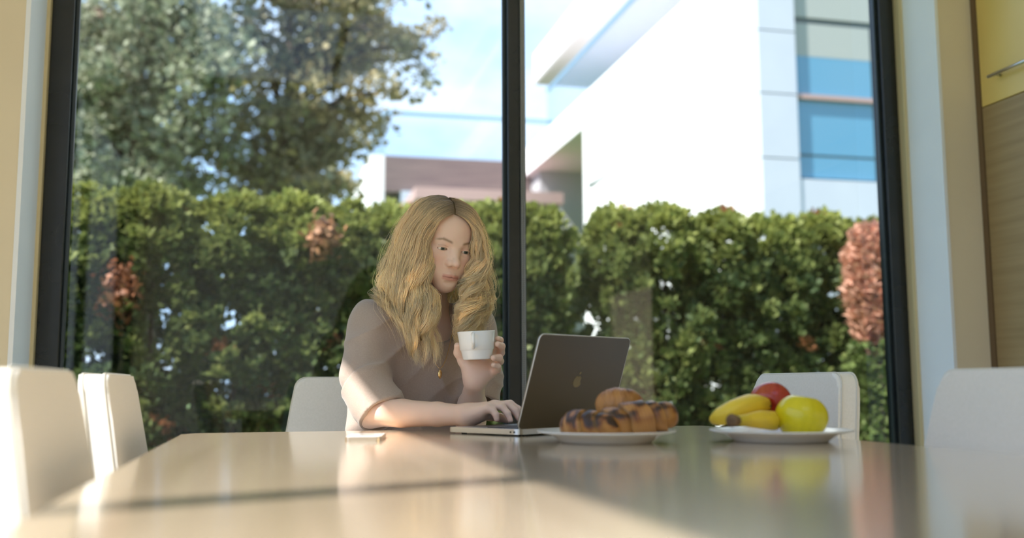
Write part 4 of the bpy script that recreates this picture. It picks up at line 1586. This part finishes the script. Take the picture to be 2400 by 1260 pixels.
# trousers and shoes under the table
J = SDF()
hipR, hipL = A3(925, 1130, 2.66), A3(1010, 1130, 2.72)
hipR[2] = hipL[2] = 0.56
knR, knL = A3(985, 1100, 2.22), A3(1090, 1100, 2.28)
knR[2] = knL[2] = 0.53
anR, anL = knR + np.array([0.0, 0.06, -0.43]), knL + np.array([0.02, 0.08, -0.43])
J.cone(hipR, hipL, 0.10, 0.10, 0.04)
J.cone(hipR, knR, 0.085, 0.062, 0.03)
J.cone(hipL, knL, 0.085, 0.062, 0.03)
J.cone(knR, anR, 0.060, 0.046, 0.03)
J.cone(knL, anL, 0.060, 0.046, 0.03)
Vj, Qj = J.mesh(0.009, {}, n=10)
MT['denim'] = noise_color(mat('denim', rough=0.85), (0.04, 0.06, 0.11), (0.06, 0.085, 0.15), (200, 200, 200))
under_person(link('trousers', np_mesh('trousers', Vj, Qj), MT['denim'], None, True))
MT['shoe'] = mat('shoe_white', (0.7, 0.7, 0.7), 0.5)
for an in (anR, anL):
    Z_ = SDF()
    fw = np.array([0.10, -0.18, 0]) * 0.85
    Z_.cone((an[0], an[1], 0.055), (an[0] + fw[0], an[1] + fw[1], 0.032), 0.045, 0.030, 0.02)
    Z_.cone((an[0], an[1], 0.09), (an[0], an[1], 0.04), 0.042, 0.040, 0.02)
    Vz, Qz = Z_.mesh(0.007, {}, n=8)
    Vz[:, 2] = np.maximum(Vz[:, 2], 0.001)
    under_person(link('shoe', np_mesh('shoe', Vz, Qz), MT['shoe'], None, True))

# ------------------------------------------------------------------ hair
MT['hair'] = mat('blonde_hair', (0.7, 0.5, 0.25), 0.32, 0, 0.6)
attr_color(MT['hair'])
_tl, _mx = N(MT['hair'], 'ShaderNodeBsdfTranslucent'), N(MT['hair'], 'ShaderNodeMixShader')
_mx.inputs[0].default_value = 0.42
_at = N(MT['hair'], 'ShaderNodeVertexColor', layer_name='Col')
LK(MT['hair'], _at.outputs[0], _tl.inputs[0])
LK(MT['hair'], bsdf(MT['hair']).outputs[0], _mx.inputs[1])
LK(MT['hair'], _tl.outputs[0], _mx.inputs[2])
LK(MT['hair'], _mx.outputs[0], MT['hair'].node_tree.nodes['Material Output'].inputs[0])

left_g = [
    [(1062, 508, 2.420), (1030, 524, 2.402), (1010, 560, 2.398), (1001, 610, 2.398), (1004, 668, 2.402), (1016, 728, 2.40), (1014, 790, 2.395), (1028, 858, 2.40)],
    [(1060, 498, 2.435), (1012, 514, 2.402), (986, 560, 2.384), (974, 620, 2.384), (974, 690, 2.385), (986, 750, 2.385), (992, 806, 2.385), (1010, 868, 2.39)],
    [(1054, 486, 2.460), (992, 506, 2.425), (958, 555, 2.402), (944, 620, 2.398), (938, 690, 2.388), (952, 752, 2.385), (968, 812, 2.385), (984, 868, 2.39)],
    [(1046, 474, 2.490), (976, 497, 2.465), (938, 550, 2.445), (920, 620, 2.437), (908, 682, 2.430), (922, 738, 2.412), (944, 795, 2.40), (964, 852, 2.395)],
    [(1037, 466, 2.530), (964, 491, 2.530), (924, 546, 2.530), (904, 616, 2.530), (884, 668, 2.530), (892, 704, 2.50), (912, 742, 2.455), (936, 790, 2.43)],
]
right_g = [
    [(1066, 507, 2.420), (1098, 520, 2.420), (1121, 548, 2.428), (1129, 590, 2.436), (1120, 642, 2.438), (1104, 692, 2.435), (1090, 752, 2.425), (1094, 820, 2.425), (1098, 884, 2.42)],
    [(1064, 498, 2.435), (1102, 509, 2.438), (1124, 545, 2.450), (1132, 600, 2.458), (1128, 652, 2.456), (1116, 702, 2.445), (1094, 762, 2.435), (1098, 826, 2.432), (1094, 872, 2.43)],
    [(1060, 487, 2.460), (1102, 496, 2.475), (1126, 540, 2.495), (1135, 600, 2.50), (1140, 655, 2.492), (1140, 700, 2.482), (1124, 742, 2.470), (1106, 790, 2.455), (1092, 840, 2.445)],
    [(1052, 475, 2.490), (1097, 483, 2.535), (1116, 532, 2.565), (1128, 600, 2.57), (1142, 656, 2.56), (1143, 692, 2.55), (1134, 732, 2.54), (1114, 768, 2.52), (1100, 800, 2.50)],
]
back_g = [
    left_g[4][:7],
    [(1028, 464, 2.56), (980, 482, 2.60), (950, 540, 2.63), (936, 620, 2.64), (940, 690, 2.635), (950, 740, 2.63), (960, 770, 2.63)],
    [(1036, 464, 2.56), (1040, 480, 2.62), (1040, 540, 2.65), (1040, 620, 2.66), (1040, 690, 2.65), (1040, 740, 2.645), (1040, 775, 2.64)],
    [(1044, 467, 2.55), (1088, 482, 2.60), (1112, 540, 2.62), (1118, 620, 2.62), (1118, 690, 2.61), (1110, 740, 2.605), (1102, 775, 2.60)],
    right_g[3][:7],
]
NSAMP = 25


def sheet(g):
    rows = [catmull([np.array(at(*p)) for p in col_], NSAMP) for col_ in g]
    return np.stack(rows)          # (nu, NSAMP, 3)


def sheet_at(Sh, u):
    k = Sh.shape[0]
    t = np.clip(u, 0, 1) * (k - 1)
    i = np.minimum(t.astype(int), k - 2)
    f = (t - i)[:, None, None]
    s = np.arange(NSAMP)
    p0, p1, p2, p3 = Sh[np.maximum(i - 1, 0)], Sh[i], Sh[i + 1], Sh[np.minimum(i + 2, k - 1)]
    return 0.5 * (2 * p1 + (p2 - p0) * f + (2 * p0 - 5 * p1 + 4 * p2 - p3) * f ** 2 + (3 * p1 - p0 - 3 * p2 + p3) * f ** 3)


HC = hp(0, 0.005, 0.02)          # head centre: hair is pushed out from here


def strands(g, locks, per, thick, wave, seed, lo_len=0.86, spread=0.055):
    rg = np.random.default_rng(seed)
    Sh = sheet(g)
    n = locks * per
    lk = np.repeat(np.arange(locks), per)
    u0 = (np.arange(locks) + rg.uniform(-0.5, 0.5, locks)) / locks
    w0 = rg.uniform(0, 1, locks)
    v = np.linspace(0, 1, NSAMP)[None, :]
    uj = rg.normal(0, 1, n)
    wj = rg.normal(0, 1, n)
    # clumping: spread at the root, tight at the tip
    P1 = sheet_at(Sh, np.clip(u0[lk] + uj * spread, 0, 1))
    P2 = sheet_at(Sh, np.clip(u0[lk] + uj * spread * 0.22, 0, 1))
    b = np.clip((v - 0.25) / 0.6, 0, 1)[..., None]
    P = P1 * (1 - b) + P2 * b
    # layers inwards
    out = P - HC
    out[..., 2] *= 0.35
    out /= np.linalg.norm(out, axis=2, keepdims=True) + 1e-9
    w = (w0[lk][:, None] * thick + np.abs(wj)[:, None] * 0.0035)
    ramp = np.clip(v / 0.22, 0.12, 1)
    P = P - out * (w * ramp - 0.004 * ramp)[..., None]
    # waves
    tang = np.gradient(P, axis=1)
    tang /= np.linalg.norm(tang, axis=2, keepdims=True) + 1e-9
    side = np.cross(tang, out)
    ph0 = (u0 * 7.0 + rg.normal(0, 0.45, locks))[lk][:, None] + rg.normal(0, 0.18, n)[:, None]
    fr = rg.uniform(3.4, 4.3, locks)[lk][:, None]
    am = (wave * rg.uniform(0.55, 1.3, locks) * np.clip(0.45 + u0 * 3, 0, 1))[lk][:, None] * np.clip(0.5 + v, 0, 1.2)
    env = np.clip((v - 0.10) / 0.42, 0, 1.1)
    P = P + side * (am * env * np.sin(2 * np.pi * fr * v + ph0))[..., None] + out * (0.75 * am * env * np.cos(2 * np.pi * fr * v + ph0 * 1.3))[..., None]
    # stray offsets
    fz = rg.normal(0, 1, (n, 1, 3)) * (0.0035 * np.clip(v, 0.1, 1) ** 1.2)[..., None]
    P = P + fz
    # keep clear of the skull and forehead
    Lq = ((P.reshape(-1, 3) - HO) @ HA) / HS
    lift = (0.0030 + 0.010 * (1 - w0[lk])[:, None] * np.clip(v / 0.10, 0.2, 1) + 0.0012 * np.abs(wj)[:, None]).reshape(-1, 1)
    for ce, ra in (((0, -0.034, 0.030), (0.066, 0.0665, 0.068)), ((0, 0.008, 0.026), (0.074, 0.096, 0.075)), ((0, -0.034, 0.030), (0.066, 0.0665, 0.068))):
        ce, ra = np.array(ce), np.array(ra)
        q = (Lq - ce) / (ra + lift)
        rq = np.linalg.norm(q, axis=1, keepdims=True)
        low_ = np.clip((Lq[:, 2:3] + 0.02) / 0.03, 0, 1)        # only above the ears
        q = np.where(rq < 1, q / (rq + 1e-9) * (1 * low_ + rq * (1 - low_)), q)
        Lq = q * (ra + lift) + ce
    P = (HO + (Lq * HS) @ HA.T).reshape(P.shape)
    # individual length: slide samples
    ln = (rg.uniform(lo_len, 1.0, locks)[lk] * rg.uniform(0.93, 1.0, n))
    t = np.linspace(0, 1, NSAMP)[None, :] * ln[:, None] * (NSAMP - 1)
    i = np.minimum(t.astype(int), NSAMP - 2)
    f = (t - i)[..., None]
    idx = np.arange(n)[:, None]
    P = P[idx, i] * (1 - f) + P[idx, i + 1] * f
    tone = rg.normal(0, 1, locks)[lk] * 0.6 + rg.normal(0, 1, n) * 0.55
    return P, tone


def hair_mesh(name, P, tone, rad):
    n, s, _ = P.shape
    T2 = np.gradient(P, axis=1)
    T2 /= np.linalg.norm(T2, axis=2, keepdims=True) + 1e-9
    ref = np.array([0.31, -0.9, 0.28])
    a = np.cross(T2, ref)
    a /= np.linalg.norm(a, axis=2, keepdims=True) + 1e-9
    b = np.cross(T2, a)
    v = np.linspace(0, 1, s)[None, :, None]
    r = rad * np.clip(np.minimum(0.55 + v * 3, (1.03 - v) * 3.0), 0.15, 1)
    ring = [P + (a * math.cos(q) + b * math.sin(q)) * r for q in (0.0, 2.094, 4.189)]
    V = np.stack(ring, 2).reshape(-1, 3)
    base_ = (np.arange(n)[:, None] * s + np.arange(s - 1)[None, :]).reshape(-1) * 3
    F = []
    for j in range(3):
        k = (j + 1) % 3
        F.append(np.stack([base_ + j, base_ + k, base_ + 3 + k, base_ + 3 + j], 1))
    me = np_mesh(name, V, np.concatenate(F))
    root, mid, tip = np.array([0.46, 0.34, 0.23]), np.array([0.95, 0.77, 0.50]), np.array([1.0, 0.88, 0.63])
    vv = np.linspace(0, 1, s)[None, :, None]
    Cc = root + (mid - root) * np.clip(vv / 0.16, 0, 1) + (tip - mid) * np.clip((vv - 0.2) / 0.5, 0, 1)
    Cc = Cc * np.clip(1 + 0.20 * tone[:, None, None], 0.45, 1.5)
    vcol(me, np.repeat(Cc.reshape(-1, 3), 3, axis=0))
    return under_person(link(name, me, MT['hair'], None, True))


hp1, ht1 = strands(left_g, 96, 50, 0.036, 0.024, 1, 0.76)
hp2, ht2 = strands(right_g, 76, 50, 0.030, 0.023, 2, 0.78)
hp3, ht3 = strands(back_g, 46, 30, 0.020, 0.009, 3)
fl1, ft1 = strands(left_g, 70, 1, 0.0, 0.014, 4, 0.6, 0.03)
fl2, ft2 = strands(right_g, 60, 1, 0.0, 0.014, 5, 0.6, 0.03)
ctr_ = (np.array(HC))[None, None, :]
fl = np.concatenate([fl1, fl2])
vv = np.linspace(0, 1, NSAMP)[None, :, None]
dirs = fl - ctr_
dirs[..., 2] *= 0.3
dirs /= np.linalg.norm(dirs, axis=2, keepdims=True)
fl = fl + dirs * (np.random.default_rng(9).uniform(0.004, 0.022, (len(fl), 1, 1)) * np.clip(vv * 2, 0, 1))
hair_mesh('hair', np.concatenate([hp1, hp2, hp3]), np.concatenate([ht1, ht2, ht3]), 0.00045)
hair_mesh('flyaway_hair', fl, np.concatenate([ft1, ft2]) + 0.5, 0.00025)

# necklace
MT['gold'] = mat('gold', (0.80, 0.52, 0.22), 0.25, 1.0)
pend = A3(1031, 876, 2.455)
ch1, ch2 = A3(1000, 770, 2.50), A3(1062, 770, 2.51)
under_person(tube_obj('necklace_chain', [Vector(q) for q in catmull([ch1, A3(1015, 835, 2.462), pend + np.array([0, 0, 0.014]), A3(1047, 835, 2.472), ch2], 40)], 0.0007, MT['gold'], None, 6))
v, f = lathe([(0, 0.011), (0.002, 0.010), (0.0055, 0.003), (0.005, -0.004), (0.002, -0.010), (0, -0.012)], 8)
pd = py_obj('pendant', v, f, MT['gold'])
pd.scale = (1, 0.35, 1)
pd.location = pend
under_person(pd)

# ------------------------------------------------------------------ cup
cp = at(1119, 842, CUPD)
CUP = empty('coffee_cup', tuple(cp))
CUP.rotation_euler = (R(1.5), R(-2.5), -YAW + R(4))
tag(CUP, 'white porcelain cup in the raised hand of the woman', 'cup')
prof = [(0, 0.004), (0.022, 0.004), (0.0285, 0.0), (0.0325, 0.0), (0.0338, 0.003), (0.0375, 0.020), (0.0385, 0.0225), (0.0402, 0.0240), (0.0418, 0.045), (0.0442, 0.0635), (0.0447, 0.0650), (0.0440, 0.0658), (0.0430, 0.0650), (0.0400, 0.044), (0.0370, 0.022), (0.0310, 0.007), (0, 0.006)]
v, f = lathe(prof, 72)
py_obj('cup_body', v, f, MT['porcelain'], CUP)
v, f = lathe([(0, 0.052), (0.0405, 0.052)], 40)
py_obj('coffee', v, f, mat('coffee', (0.05, 0.02, 0.008), 0.1), CUP)
hpth = catmull([(-0.010, -0.0405, 0.058), (-0.010, -0.053, 0.059), (-0.010, -0.066, 0.052), (-0.010, -0.066, 0.040), (-0.010, -0.054, 0.031), (-0.010, -0.0390, 0.028)], 28)
v, f = tube([Vector(q) for q in hpth], 0.0042, 12)
py_obj('handle', v, f, MT['porcelain'], CUP)

# ------------------------------------------------------------------ blind chain beside the mullion
bm = bmesh.new()
tmp = bmesh.new()
bmesh.ops.create_icosphere(tmp, subdivisions=1, radius=0.0042)
tme2 = bpy.data.meshes.new('t')
tmp.to_mesh(tme2)
tmp.free()
for xx in (MXC + 0.017, MXC + 0.0245):
    for k in range(330):
        tme2.transform(Matrix.Translation((0, 0, 0.5 + k * 0.0072)))
        bm.from_mesh(tme2)
        tme2.transform(Matrix.Translation((0, 0, -(0.5 + k * 0.0072))))
    # shift the run that was just added
    bm.verts.ensure_lookup_table()
    for v_ in bm.verts:
        if abs(v_.co.x) < 0.004:
            v_.co.x += xx
            v_.co.y += 3.252
bc = bm_obj('blind_chain', bm, mat('chain_grey', (0.36, 0.36, 0.36), 0.35, 0.0))
tag(bc, 'grey beaded blind chain hanging along the window mullion', 'chain', kind='stuff')
